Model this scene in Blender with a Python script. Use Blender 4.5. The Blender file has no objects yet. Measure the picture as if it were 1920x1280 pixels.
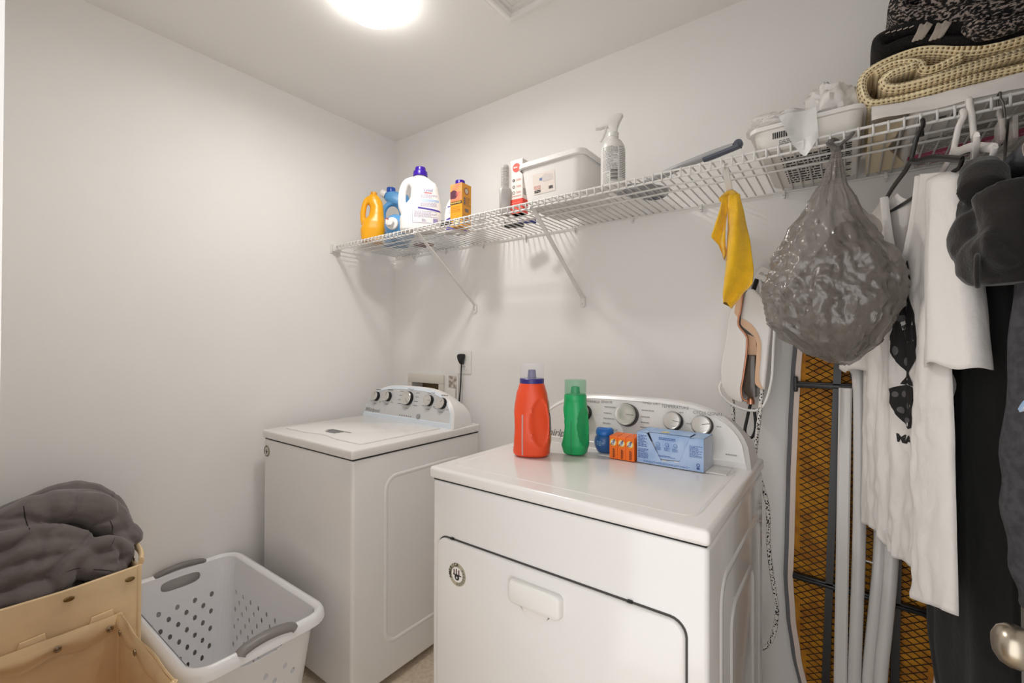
import bpy, bmesh, math, random
from mathutils import Matrix, Vector, noise
from mathutils.bvhtree import BVHTree
R = math.radians
random.seed(7)
SC = bpy.context.scene
COL = SC.collection

# ------------------------------------------------------------------ camera, world, light, exposure
CAM_Z = 1.36
def make_camera():
    yaw, pitch, roll = R(36.5617), R(0.4608), R(0.1855)
    f = Vector((-math.sin(yaw)*math.cos(pitch), math.cos(yaw)*math.cos(pitch), math.sin(pitch)))
    r = Vector((math.cos(yaw), math.sin(yaw), 0)); u = r.cross(f)
    r2 = r*math.cos(roll)+u*math.sin(roll); u2 = u*math.cos(roll)-r*math.sin(roll)
    cd = bpy.data.cameras.new('camera'); cd.sensor_width = 36; cd.lens = 36*848.894/1920
    cd.clip_start = 0.02; cd.clip_end = 50
    co = bpy.data.objects.new('camera', cd); COL.objects.link(co)
    m = Matrix.Identity(4)
    for i in range(3):
        m[i][0] = r2[i]; m[i][1] = u2[i]; m[i][2] = -f[i]
    m[2][3] = CAM_Z
    co.matrix_world = m
    SC.camera = co
make_camera()
WORLD_STRENGTH = 1.3
DOME_STRENGTH = 7.5
ADDED_DISK_POWER = 4.6  # power of the disk light added below the lamp dome
wd = bpy.data.worlds.new('hall_light'); SC.world = wd; wd.use_nodes = True
bg = wd.node_tree.nodes['Background']; bg.inputs[0].default_value = (1.0, 0.985, 0.975, 1); bg.inputs[1].default_value = WORLD_STRENGTH
SC.view_settings.view_transform = 'Standard'; SC.view_settings.look = 'None'
SC.view_settings.gamma = 1.0; SC.view_settings.use_curve_mapping = False
SC.view_settings.exposure = 0.78
SC.cycles.max_bounces = 16; SC.cycles.diffuse_bounces = 10; SC.cycles.transparent_max_bounces = 16

# ------------------------------------------------------------------ materials
def srgb(h):
    if isinstance(h, str):
        h = h.lstrip('#'); c = [int(h[i:i+2], 16)/255 for i in (0, 2, 4)]
    else: c = h
    return tuple((x/12.92 if x <= 0.04045 else ((x+0.055)/1.055)**2.4) for x in c)+(1,)
MATS = {}
def mat(name, color, rough=0.5, metal=0.0, bump=0.0, bscale=200.0, var=0.0, vscale=8.0, alpha=1.0, trans=0.0,
        emis=0.0, coat=0.0, spec=0.5, sheen=0.0, color2=None, sss=0.0, bdetail=3.0, bdist=0.002):
    if name in MATS: return MATS[name]
    m = bpy.data.materials.new(name); m.use_nodes = True
    nt = m.node_tree; b = nt.nodes['Principled BSDF']
    c = srgb(color)
    b.inputs['Base Color'].default_value = c
    b.inputs['Roughness'].default_value = rough; b.inputs['Metallic'].default_value = metal
    b.inputs['Specular IOR Level'].default_value = spec
    b.inputs['Alpha'].default_value = alpha
    b.inputs['Transmission Weight'].default_value = trans
    b.inputs['Coat Weight'].default_value = coat
    b.inputs['Sheen Weight'].default_value = sheen
    if sss: b.inputs['Subsurface Weight'].default_value = sss
    if emis:
        b.inputs['Emission Color'].default_value = c; b.inputs['Emission Strength'].default_value = emis
    tc = nt.nodes.new('ShaderNodeTexCoord')
    if var or color2:
        n = nt.nodes.new('ShaderNodeTexNoise'); n.inputs['Scale'].default_value = vscale; n.inputs['Detail'].default_value = 5
        nt.links.new(tc.outputs['Object'], n.inputs['Vector'])
        cr = nt.nodes.new('ShaderNodeValToRGB')
        if color2: c2 = srgb(color2); c1 = c
        else:
            c1 = tuple(max(0, x*(1-var)) for x in c[:3])+(1,); c2 = tuple(min(1, x*(1+var)) for x in c[:3])+(1,)
        cr.color_ramp.elements[0].position = 0.4; cr.color_ramp.elements[1].position = 0.6
        cr.color_ramp.elements[0].color = c1; cr.color_ramp.elements[1].color = c2
        nt.links.new(n.outputs['Fac'], cr.inputs['Fac']); nt.links.new(cr.outputs['Color'], b.inputs['Base Color'])
    if bump:
        n2 = nt.nodes.new('ShaderNodeTexNoise'); n2.inputs['Scale'].default_value = bscale; n2.inputs['Detail'].default_value = bdetail
        nt.links.new(tc.outputs['Object'], n2.inputs['Vector'])
        bp = nt.nodes.new('ShaderNodeBump'); bp.inputs['Strength'].default_value = bump; bp.inputs['Distance'].default_value = bdist
        nt.links.new(n2.outputs['Fac'], bp.inputs['Height']); nt.links.new(bp.outputs['Normal'], b.inputs['Normal'])
    MATS[name] = m
    return m
def mapped(m, scale):
    """object coordinates stretched by scale (for woven or knitted looks)"""
    nt = m.node_tree; tc = nt.nodes.new('ShaderNodeTexCoord'); mp = nt.nodes.new('ShaderNodeMapping')
    mp.inputs['Scale'].default_value = scale; nt.links.new(tc.outputs['Object'], mp.inputs['Vector'])
    return mp.outputs['Vector']

M_wall = mat('wall_paint', (.924, .919, .912), .62, bump=.08, bscale=260, var=.012, vscale=1.5)
M_ceil = mat('ceiling_paint', (.92, .915, .905), .8, bump=.06, bscale=300)
M_floor = mat('floor_vinyl', (.80, .74, .66), .5, color2=(.74, .68, .60), vscale=60, bump=.1, bscale=120)
M_trim = mat('trim_paint', (.90, .895, .885), .4)
M_wire = mat('white_vinyl_wire', (.88, .875, .865), .4)
M_enam = mat('white_enamel', (.895, .89, .885), .16, coat=.3)
M_lid = mat('white_lid_enamel', (.905, .895, .888), .2, coat=.2)
M_conw = mat('console_white_plastic', (.89, .885, .88), .3)
M_rim = mat('console_pale_blue_rim', (.84, .875, .91), .3)
M_panel = mat('console_grey_panel', (.775, .775, .775), .35)
M_silver = mat('knob_silver', (.80, .79, .77), .28, metal=.55)
M_chrome = mat('chrome', (.85, .84, .83), .15, metal=1)
M_black = mat('black_plastic', (.05, .05, .05), .4)
M_dark = mat('dark_gap', (.10, .10, .10), .8)
M_ink = mat('grey_ink', (.45, .45, .45), .6)
M_inkd = mat('dark_ink', (.13, .12, .13), .6)
M_wplas = mat('white_plastic', (.90, .895, .885), .3)
M_paper = mat('white_paper', (.90, .89, .87), .8)

# ------------------------------------------------------------------ mesh helpers: everything is a (verts, faces) pair
def join(*ms):
    V = []; F = []
    for v, f in ms:
        o = len(V); V += [tuple(p) for p in v]; F += [tuple(i+o for i in q) for q in f]
    return V, F
def tr(vf, M): return [tuple(M @ Vector(p)) for p in vf[0]], vf[1]
def mv(vf, x, y, z): return [(p[0]+x, p[1]+y, p[2]+z) for p in vf[0]], vf[1]
def rot(vf, ax, deg): return tr(vf, Matrix.Rotation(R(deg), 4, ax))
def from_bm(bm):
    bm.verts.ensure_lookup_table(); bm.verts.index_update()
    r = [tuple(v.co) for v in bm.verts], [tuple(v.index for v in f.verts) for f in bm.faces]
    bm.free(); return r
def box(x0, x1, y0, y1, z0, z1, bev=0.0, seg=2):
    bm = bmesh.new(); bmesh.ops.create_cube(bm, size=1)
    for v in bm.verts:
        v.co = ((x0+x1)/2+v.co.x*(x1-x0), (y0+y1)/2+v.co.y*(y1-y0), (z0+z1)/2+v.co.z*(z1-z0))
    if bev: bmesh.ops.bevel(bm, geom=bm.edges[:], offset=bev, segments=seg, profile=.5, affect='EDGES')
    return from_bm(bm)
def prism(poly, d0, d1, plane='xz', bev=0.0, seg=2, bevel_back=True):
    """polygon in a plane, extruded along the third axis from d0 to d1"""
    bm = bmesh.new()
    def P(a, b, d): return {'xz': (a, d, b), 'xy': (a, b, d), 'yz': (d, a, b)}[plane]
    f = bm.faces.new([bm.verts.new(P(a, b, d0)) for a, b in poly])
    r = bmesh.ops.extrude_face_region(bm, geom=[f])
    ax = {'xz': 1, 'xy': 2, 'yz': 0}[plane]
    nv = [e for e in r['geom'] if isinstance(e, bmesh.types.BMVert)]
    for v in nv: v.co[ax] = d1
    bmesh.ops.recalc_face_normals(bm, faces=bm.faces[:])
    if bev:
        es = [e for e in bm.edges if abs(e.verts[0].co[ax]-e.verts[1].co[ax]) < 1e-7 and (bevel_back or abs(e.verts[0].co[ax]-d0) < 1e-7)]
        bmesh.ops.bevel(bm, geom=es, offset=bev, segments=seg, profile=.5, affect='EDGES')
    return from_bm(bm)
def rrect(x0, x1, z0, z1, r, n=6):
    pts = []
    for cx, cz, a0 in ((x1-r, z1-r, 0), (x0+r, z1-r, 90), (x0+r, z0+r, 180), (x1-r, z0+r, 270)):
        for i in range(n+1):
            a = R(a0+90*i/n); pts.append((cx+r*math.cos(a), cz+r*math.sin(a)))
    return pts
def loft(loops, cap0=True, cap1=True, closed=True):
    n = len(loops[0]); V = [tuple(p) for l in loops for p in l]; F = []
    for i in range(len(loops)-1):
        for j in range(n if closed else n-1):
            k = (j+1) % n
            F.append((i*n+j, i*n+k, (i+1)*n+k, (i+1)*n+j))
    if cap0: F.append(tuple(reversed(range(n))))
    if cap1: F.append(tuple((len(loops)-1)*n+j for j in range(n)))
    return V, F
def lathe(prof, n=32, cap0=True, cap1=True):
    return loft([[(r*math.cos(2*math.pi*i/n), r*math.sin(2*math.pi*i/n), z) for i in range(n)] for r, z in prof], cap0, cap1)
def catmull(pts, k=6):
    P = [Vector(p) for p in pts]; out = []
    for i in range(len(P)-1):
        a = P[max(i-1, 0)]; b = P[i]; c = P[i+1]; d = P[min(i+2, len(P)-1)]
        for j in range(k):
            t = j/k
            out.append(.5*((2*b)+(c-a)*t+(2*a-5*b+4*c-d)*t*t+(3*b-a-3*c+d)*t*t*t))
    out.append(P[-1]); return out
def tube(path, r, n=8, caps=True, flat=None):
    """r: number or list; flat=(a,b) scales the two cross directions"""
    P = [Vector(p) for p in path]; loops = []
    t0 = (P[1]-P[0]).normalized()
    up = Vector((0, 0, 1)) if abs(t0.z) < .9 else Vector((1, 0, 0))
    nrm = (up-t0*up.dot(t0)).normalized()
    for i, p in enumerate(P):
        t = ((P[min(i+1, len(P)-1)]-P[max(i-1, 0)])).normalized()
        nrm = (nrm-t*nrm.dot(t)).normalized(); bi = t.cross(nrm)
        rr = r[i] if isinstance(r, (list, tuple)) else r
        fa, fb = flat or (1, 1)
        loops.append([p+nrm*(rr*fa*math.cos(2*math.pi*j/n))+bi*(rr*fb*math.sin(2*math.pi*j/n)) for j in range(n)])
    return loft(loops, caps, caps)
def grid(fn, nu, nv):
    V = [tuple(fn(i/nu, j/nv)) for j in range(nv+1) for i in range(nu+1)]
    F = [(j*(nu+1)+i, j*(nu+1)+i+1, (j+1)*(nu+1)+i+1, (j+1)*(nu+1)+i) for j in range(nv) for i in range(nu)]
    return V, F
def superloop(cx, cy, z, a, b, p=2.0, n=48):
    out = []
    for i in range(n):
        t = 2*math.pi*i/n; c = math.cos(t); s = math.sin(t)
        out.append((cx+a*math.copysign(abs(c)**(2/p), c), cy+b*math.copysign(abs(s)**(2/p), s), z))
    return out
def interp(tab, x):
    for i in range(len(tab)-1):
        if x <= tab[i+1][0] or i == len(tab)-2:
            a, b = tab[i], tab[i+1]; t = 0 if b[0] == a[0] else max(0, min(1, (x-a[0])/(b[0]-a[0])))
            t = t*t*(3-2*t)*.5+t*.5
            return [a[k]+(b[k]-a[k])*t for k in range(1, len(a))]
def weld(vf, d=1e-5):
    bm = bmesh.new(); bv = [bm.verts.new(p) for p in vf[0]]
    for f in vf[1]: bm.faces.new([bv[i] for i in f])
    bmesh.ops.remove_doubles(bm, verts=bm.verts[:], dist=d); return from_bm(bm)
def displaced(vf, fn):
    return [tuple(Vector(p)+Vector(fn(Vector(p)))) for p in vf[0]], vf[1]
def mesh_of(vf, name='m'):
    me = bpy.data.meshes.new(name); me.from_pydata([tuple(p) for p in vf[0]], [], vf[1]); me.update(); return me
def remesh(vf, voxel, smooth=6):
    o = bpy.data.objects.new('tmp', mesh_of(vf)); COL.objects.link(o)
    m = o.modifiers.new('r', 'REMESH'); m.mode = 'VOXEL'; m.voxel_size = voxel
    if smooth:
        s = o.modifiers.new('s', 'SMOOTH'); s.iterations = smooth; s.factor = .5
    dg = bpy.context.evaluated_depsgraph_get(); e = o.evaluated_get(dg); me = e.to_mesh()
    r = [tuple(v.co) for v in me.vertices], [tuple(p.vertices) for p in me.polygons]
    e.to_mesh_clear(); bpy.data.objects.remove(o); return r
def text_vf(s, size, ex=0.0, align='CENTER', bold=0.0, shear=0.0):
    """flat lettering in the xz plane facing -y, centred on the origin"""
    c = bpy.data.curves.new('t', 'FONT'); c.body = s; c.size = size; c.align_x = align; c.align_y = 'CENTER'; c.extrude = ex; c.offset = bold
    c.resolution_u = 2; c.shear = shear
    o = bpy.data.objects.new('t', c); COL.objects.link(o)
    dg = bpy.context.evaluated_depsgraph_get(); e = o.evaluated_get(dg); me = e.to_mesh()
    r = [tuple(v.co) for v in me.vertices], [tuple(p.vertices) for p in me.polygons]
    e.to_mesh_clear(); bpy.data.objects.remove(o); bpy.data.curves.remove(c)
    return [(p[0], -p[2], p[1]) for p in r[0]], r[1]
def rows(x0, x1, z0, z1, n, seed=0, fill=.62, word=.006, gap=.0025):
    """rows of small print strokes in the xz plane"""
    rd = random.Random(seed); V = []; F = []; h = (z1-z0)/n
    for i in range(n):
        z = z1-(i+.5)*h; x = x0; end = x1-(x1-x0)*rd.choice((0, 0, .05, .3))
        while x < end:
            w = min(word*rd.uniform(.5, 1.7), end-x)
            o = len(V); V += [(x, 0, z-h*fill/2), (x+w, 0, z-h*fill/2), (x+w, 0, z+h*fill/2), (x, 0, z+h*fill/2)]; F.append((o, o+1, o+2, o+3))
            x += w+gap
    return V, F
def quad(x0, x1, z0, z1, nx=1, nz=1): return grid(lambda u, v: (x0+(x1-x0)*u, 0, z0+(z1-z0)*v), nx, nz)
def disc(cx, cz, r, n=28, ri=0.0):
    if ri:
        V = [(cx+q*math.cos(2*math.pi*i/n), 0, cz+q*math.sin(2*math.pi*i/n)) for q in (r, ri) for i in range(n)]
        return V, [(i, (i+1) % n, n+(i+1) % n, n+i) for i in range(n)]
    V = [(cx, 0, cz)]+[(cx+r*math.cos(2*math.pi*i/n), 0, cz+r*math.sin(2*math.pi*i/n)) for i in range(n)]
    return V, [(0, 1+i, 1+(i+1) % n) for i in range(n)]
def wrap(vf, target, d, off=.0008, back=.5):
    """lay a flat print onto a curved surface, along direction d"""
    bv = BVHTree.FromPolygons([Vector(p) for p in target[0]], target[1]); d = Vector(d).normalized(); out = []
    for p in vf[0]:
        h = bv.ray_cast(Vector(p)-d*back, d)
        out.append(tuple(h[0]-d*off) if h[0] else tuple(p))
    return out, vf[1]

def obj(name, vf, m, parent=None, smooth=40, world=False):
    me = vf if isinstance(vf, bpy.types.Mesh) else mesh_of(vf, name)
    o = bpy.data.objects.new(name, me); COL.objects.link(o)
    if not isinstance(vf, bpy.types.Mesh):
        me.materials.append(m)
        if smooth:
            me.polygons.foreach_set('use_smooth', [True]*len(me.polygons))
            me.set_sharp_from_angle(angle=R(smooth))
        bm = bmesh.new(); bm.from_mesh(me); bmesh.ops.recalc_face_normals(bm, faces=bm.faces[:]); bm.to_mesh(me); bm.free()
    if parent:
        o.parent = parent
        if world: o.matrix_parent_inverse = WM[parent.name].inverted()
    WM[o.name] = Matrix.Identity(4) if (world or not parent) else WM[parent.name].copy()
    return o
WM = {}
def tag(o, label=None, cat=None, group=None, kind=None):
    if label: o['label'] = label
    if cat: o['category'] = cat
    if group: o['group'] = group
    if kind: o['kind'] = kind
    return o
def thing(name, label, cat, loc=(0, 0, 0), rz=0, group=None, rx=0, ry=0):
    o = bpy.data.objects.new(name, None); COL.objects.link(o); o.empty_display_size = .05
    o.location = loc; o.rotation_euler = (R(rx), R(ry), R(rz))
    WM[o.name] = Matrix.Translation(loc) @ o.rotation_euler.to_matrix().to_4x4()
    return tag(o, label, cat, group)
def struct(name, vf, m, smooth=0, parent=None, label=None):
    o = obj(name, vf, m, parent, smooth, world=bool(parent))
    if not parent: tag(o, label, None, None, 'structure')
    return o
def copy_tree(root):
    r = root.copy(); COL.objects.link(r); WM[r.name] = WM[root.name]
    for ch in list(root.children):
        c = ch.copy(); COL.objects.link(c); c.parent = r
        for g in list(ch.children):
            d = g.copy(); COL.objects.link(d); d.parent = c
    return r

# ------------------------------------------------------------------ the room
XL, XR, YB, YF, ZC = -2.2526, 0.98, 1.819, 0.045, 2.62
struct('floor', box(XL-.1, XR+.1, -.6, YB+.1, -.06, 0), M_floor, label='beige speckled vinyl floor')
struct('ceiling', box(XL-.1, XR+.1, -.6, YB+.1, ZC, ZC+.06), M_ceil, label='flat off-white ceiling')
struct('wall_left', box(XL-.1, XL, -.06, YB, 0, ZC), M_wall, label='bare off-white wall on the left')
struct('wall_right', box(XR, XR+.1, -.06, YB, 0, ZC), M_wall, label='off-white wall behind the clothes')
# back wall with a real recess for the laundry box
bx0, bx1, bz0, bz1 = -2.088, -1.850, .93, 1.165
def back_wall():
    m = [box(XL-.1, bx0, YB, YB+.1, 0, ZC), box(bx1, XR+.1, YB, YB+.1, 0, ZC), box(bx0, bx1, YB, YB+.1, 0, bz0), box(bx0, bx1, YB, YB+.1, bz1, ZC),
         box(bx0, bx1, YB+.09, YB+.1, bz0, bz1)]
    return join(*m)
struct('wall_back', back_wall(), M_wall, label='off-white wall behind the washer and dryer')
DX0, DX1, DZ = -.575, .262, 2.08                        # doorway the camera stands in
struct('wall_front', join(box(XL, DX0-.02, -.06, YF, 0, ZC), box(DX1+.02, XR, -.06, YF, 0, ZC), box(DX0-.02, DX1+.02, -.06, YF, DZ+.02, ZC)), M_wall, label='wall with the doorway')
struct('trim_1', join(box(DX0-.02, DX0, -.07, YF+.005, 0, DZ), box(DX1, DX1+.02, -.07, YF+.005, 0, DZ), box(DX0-.02, DX1+.02, -.07, YF+.005, DZ, DZ+.02)), M_trim, label='white painted door jamb')
struct('baseboard_left', box(XL, XL+.012, YF, YB, 0, .09, .003), M_trim, label='white baseboard along the left wall')
struct('baseboard_back', box(XL+.012, XR, YB-.012, YB, 0, .09, .003), M_trim, label='white baseboard along the back wall')

# ------------------------------------------------------------------ ceiling lamp and attic hatch
def ceiling_lamp():
    cx, cy, r = -1.375, 1.000, .118
    t = thing('ceiling_lamp', 'round glowing white glass dome lamp on the ceiling', 'lamp', (cx, cy, ZC))
    obj('base', lathe([(r*.82, 0), (r*.82, -.02), (r*.7, -.025)], 40), M_trim, t)
    g = mat('lamp_glass', (1.0, .985, .965), .4, emis=DOME_STRENGTH)
    prof = [(r*math.cos(R(a)), -.014-.072*math.sin(R(a))) for a in range(0, 90, 6)]+[(.002, -.086)]
    obj('glass_dome', lathe(prof, 48, True, True), g, t)
    ld = bpy.data.lights.new('added_disk_light', 'AREA'); ld.shape = 'DISK'; ld.size = .15; ld.energy = ADDED_DISK_POWER; ld.color = (1.0, .97, .93)  # disk added under the glass: more light downwards, less glare on the ceiling
    lo = bpy.data.objects.new('added_disk_light', ld); COL.objects.link(lo); lo.parent = t; lo.location = (0, 0, -.097)
    obj('finial', lathe([(.004, -.0845), (.006, -.088), (.005, -.092), (.001, -.094)], 16), g, t)
ceiling_lamp()
def hatch():
    x0, x1, y0, y1 = -1.06, -.38, .72, 1.40
    t = thing('attic_hatch', 'white attic hatch with moulded frame in the ceiling', 'hatch', ((x0+x1)/2, (y0+y1)/2, ZC))
    obj('panel', box(x0+.05, x1-.05, y0+.05, y1-.05, ZC-.006, ZC-.0005), M_trim, t, 0, True)
    prof = [(0, 0), (0, -.012), (.008, -.018), (.016, -.018), (.02, -.024), (.04, -.034), (.048, -.034), (.056, -.026), (.056, -.012), (.066, -.008), (.066, 0)]
    def side(a, b, c, d):
        return loft([[(a[0]+(b[0]-a[0])*p/.066, a[1]+(b[1]-a[1])*p/.066, ZC+z) for p, z in prof], [(c[0]+(d[0]-c[0])*p/.066, c[1]+(d[1]-c[1])*p/.066, ZC+z) for p, z in prof]])
    w = .066
    o = [(x0, y0), (x1, y0), (x1, y1), (x0, y1)]; i = [(x0+w, y0+w), (x1-w, y0+w), (x1-w, y1-w), (x0+w, y1-w)]
    for k in range(4):
        n = (k+1) % 4
        obj('moulding', side(o[k], i[k], o[n], i[n]), M_trim, t, 25, True)
hatch()

# ------------------------------------------------------------------ open door at the right with its knob
def door():
    t = thing('door_1', None, None, (.24, .05, 0)); t['kind'] = 'structure'; t['label'] = 'open white door at the right edge'
    obj('panel', box(.222, .258, .055, .925, .012, 2.05, .002), M_trim, t, 30, True)
    nk = mat('satin_nickel', (.72, .68, .62), .28, metal=1)
    prof = [(.031, 0), (.031, .006), (.014, .010), (.0125, .026), (.018, .032), (.026, .040), (.0295, .052), (.029, .062), (.024, .071), (.014, .077), (.003, .0785)]
    k = tr(lathe(prof, 40), Matrix.Translation((.222, .862, .972)) @ Matrix.Rotation(R(-90), 4, 'Y') @ Matrix.Scale(.9, 4))
    obj('door_knob', k, nk, t, 50, True)
door()

# ------------------------------------------------------------------ wire shelf
D = 1.900          # top of the shelf deck
def shelf():
    x0, x1 = XL+.012, XR-.012; yf, yb = 1.398, 1.810
    t = thing('wire_shelf', 'long white wire shelf running along the back wall', 'shelf', (0, yb, D))
    for n, y, z, r in (('front_rod', yf, D-.006, .0036), ('front_rod', yf, D-.028, .0036), ('support_rod', 1.52, D-.0085, .0036), ('support_rod', 1.58, D-.0085, .0036), ('back_rod', yb, D-.0085, .0036)):
        obj(n, tube([(x0, y, z), (x1, y, z)], r, 8), M_wire, t, 60, True)
    p = [(0, yb+.003, D-.0028), (0, yf+.004, D-.0028), (0, yf-.001, D-.0035), (0, yf-.004, D-.007), (0, yf-.004, D-.030)]
    me = mesh_of(tube(p, .0026, 6), 'wire'); me.materials.append(M_wire); me.polygons.foreach_set('use_smooth', [True]*len(me.polygons))
    x = -.347-.0284*66; n = 0
    while x < x1:
        if x > x0:
            o = obj('wire', me, None, t); o.location = (x, -yb, -D); n += 1
        x += .0284
    obj('end_bracket', join(box(XL, XL+.03, yf-.012, yf+.03, D-.036, D+.004, .003), box(XL, XL+.006, yf-.02, yf+.04, D-.045, D+.006, .002)), M_wire, t, 40, True)
    x = -2.08
    while x < .9:
        c = join(tube([(x, YB, D-.012), (x, yb-.004, D-.014)], .006, 10), box(x-.005, x+.005, yb-.008, YB, D-.022, D-.002, .002), tube([(x, YB-.001, D-.026), (x, YB-.012, D-.026)], .0045, 10))
        obj('wall_clip', c, M_wire, t, 40, True); x += .272
shelf()
def bracket(x):
    lbl = {0: 'white diagonal shelf brace nearest the corner, under the white jug', 1: 'white diagonal shelf brace under the clear storage bin', 2: 'white diagonal shelf brace with the yellow cloth on it', 3: 'white diagonal shelf brace behind the hanging clothes'}
    i = bracket.n; bracket.n += 1
    t = thing('shelf_brace', lbl[i], 'bracket', (x, YB, 1.56), 0, 'diagonal shelf braces')
    a = Vector((x, 1.405, D-.018)); b = Vector((x, YB-.006, 1.572))
    loops = []
    for k in range(9):
        p = a.lerp(b, k/8); w = .0085
        d = (b-a).normalized(); nn = Vector((0, -d.z, d.y))
        loops.append([p+Vector((-w, 0, 0))-nn*.002, p+Vector((w, 0, 0))-nn*.002, p+Vector((w, 0, 0))+nn*.003, p+Vector((w*.5, 0, 0))+nn*.006, p+Vector((-w*.5, 0, 0))+nn*.006, p+Vector((-w, 0, 0))+nn*.003])
    obj('bar', loft(loops), M_wire, t, 30, True)
    obj('hook', tube([(x, 1.405, D-.02), (x, 1.392, D-.024), (x, 1.389, D-.032), (x, 1.398, D-.036)], .004, 6), M_wire, t, 60, True)
    obj('foot', prism(rrect(x-.012, x+.012, 1.530, 1.582, .009), YB-.007, YB-.001, 'xz', .0015), M_wire, t, 30, True)
    obj('screw', mv(rot(lathe([(.005, 0), (.0045, .002), (.002, .003)], 14), 'X', 90), x, YB-.0065, 1.547), M_chrome, t, 40, True)
bracket.n = 0
for bx in (-1.592, -.952, -.284, .42): bracket(bx)

# ------------------------------------------------------------------ washer
def arch(cx, a, z0, h, n=4.0, m=2.0, k=40, flat=0.0):
    pts = []
    for i in range(k+1):
        u = -1+2*i/k; u = math.copysign(abs(u)**.6, u)
        pts.append((cx+a*u, z0+flat+(h-flat)*(max(0, 1-abs(u)**n))**(1/m)))
    return pts
def console(t, cx, a, z0, h, y0, y1, lean, facemat, rimmat, shellmat, n, m, inset=.011, top=.3):
    out = arch(cx, a, z0, h, n, m)+[(cx+a, z0), (cx-a, z0)]
    def at(s, y, k=1.0, dz=0.0): return [(cx+(x-cx)*s, y+(z-z0)/h*k*lean, z0+dz+(z-z0)*(s if s < 1 else 1)) for x, z in out]
    # white shell with a rounded front edge, tapering to the back
    loops = [at(.975, y0), at(1.0, y0+.010)]+[[(cx+(x-cx)*(1-.02*q), y0+.010+(y1-y0-.010)*q+(z-z0)/h*lean*(1-q), z0+(z-z0)*(1-.25*q*q)) for x, z in out] for q in (.25, .5, .75, 1)]
    obj('console_shell', loft(loops), shellmat, t, 35, True)
    # rim frame and face panel
    def inner(d, y):
        hh = h-d*1.0; aa = a-d
        pts = arch(cx, aa, z0+d*1.2, hh-d*1.2, n, m)+[(cx+aa, z0+d*1.2), (cx-aa, z0+d*1.2)]
        return [(x, y+(z-z0)/h*lean, z) for x, z in pts]
    o0 = at(.975, y0-.0005); i0 = inner(inset+.007, y0-.004); i1 = inner(inset+.009, y0-.002)
    obj('console_rim', loft([o0, i0, i1], False, False), rimmat, t, 35, True)
    obj('console_panel', (i1, [tuple(range(len(i1)))]), facemat, t, 0, True)
def knob(t, x, y, z, r, tilt, mark=40, capm=None, depth=.022):
    M = Matrix.Translation((x, y, z)) @ Matrix.Rotation(R(90-tilt), 4, 'X')
    k = obj('knob', tr(lathe([(r*1.06, 0), (r*1.04, depth*.75), (r*.97, depth*.85)], 36), M), M_black, t, 40, True)
    obj('knob_cap', tr(lathe([(r, depth*.72), (r*1.0, depth*.88), (r*.93, depth), (r*.86, depth*.96), (r*.5, depth*1.0), (.001, depth*1.01)], 36), M), capm or M_silver, k, 30, True)
    mk = box(r*.12, r*.86, -.0009, .0009, depth*1.0, depth*1.03)
    obj('pointer', tr(tr(mk, Matrix.Rotation(R(mark), 4, 'Z')), M), M_ink, k, 0, True)
def side_panel_relief(xs, sgn, y0, y1, z0, z1):
    """pressed outline on an appliance side"""
    pts = rrect(y0, y1, z0, z1, .06, 6); inn = rrect(y0+.018, y1-.018, z0+.018, z1-.018, .045, 6)
    L = [[(xs, a, b) for a, b in pts], [(xs+sgn*.004, .75*a+.25*c, .75*b+.25*d) for (a, b), (c, d) in zip(pts, inn)], [(xs+sgn*.004, .25*a+.75*c, .25*b+.75*d) for (a, b), (c, d) in zip(pts, inn)], [(xs, a, b) for a, b in inn]]
    return loft(L, False, False)
def badge(t, x, y, z, r, full=True):
    """round sticker with a striped hat, a star and the word AMERICA around it"""
    k = obj('badge_sticker', prism([(x+r*math.cos(a*math.pi/20), z+r*math.sin(a*math.pi/20)) for a in range(40)], y-.0008, y, 'xz'), mat('badge_beige', (.70, .67, .58), .4), t, 0, True)
    k['label'] = 'round beige sticker with AMERICA lettering'
    yy = y-.0014
    obj('badge_disc', mv(disc(x, z, r*.66), 0, yy, 0), M_paper, k, 0, True)
    V = []
    for i, ch in enumerate('AMERICA'):
        a = R(205-i*19.5)
        g = text_vf(ch, r*.42, bold=r*.01)
        V.append(tr(g, Matrix.Translation((x+r*.83*math.cos(a), yy, z+r*.83*math.sin(a))) @ Matrix.Rotation(-(a-math.pi/2), 4, 'Y')))
    obj('lettering', join(*V), M_inkd, k, 0, True)
    stripes = [mv(quad(x+sx*r-.03*r, x+sx*r+.09*r, z-.02*r, z+.52*r-abs(sx)*.3*r), 0, yy-.0003, 0) for sx in (-.38, -.1, .2)]
    obj('hat_stripes', join(*stripes), mat('badge_maroon', (.28, .12, .14), .5), k, 0, True)
    hat = join(mv(disc(x, z-.22*r, r*.27), 0, yy-.0004, 0), mv(quad(x-.44*r, x+.5*r, z-.08*r, z+.03*r), 0, yy-.0005, 0))
    obj('hat', hat, M_inkd, k, 0, True)
    st = [(x+(.15 if i % 2 == 0 else .06)*r*math.sin(i*math.pi/5), yy-.001, z-.24*r+(.15 if i % 2 == 0 else .06)*r*math.cos(i*math.pi/5)) for i in range(10)]
    obj('star', (st, [tuple(range(10))]), M_paper, k, 0, True)
    arcs = []
    for q in (.72, .8, .88):
        pts = [(x+q*r*math.cos(R(a)), yy, z+q*r*math.sin(R(a))) for a in range(-95, 46, 6)]
        for i in range(0, len(pts)-1):
            if i % 3 != 2: 
                p, s = Vector(pts[i]), Vector(pts[i+1]); c = Vector((x, yy, z)); w = r*.025
                a, b = (p-c).normalized(), (s-c).normalized()
                arcs.append(([tuple(p-a*w), tuple(p+a*w), tuple(s+b*w), tuple(s-b*w)], [(0, 1, 2, 3)]))
    obj('small_print', join(*arcs), M_ink, k, 0, True)
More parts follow.
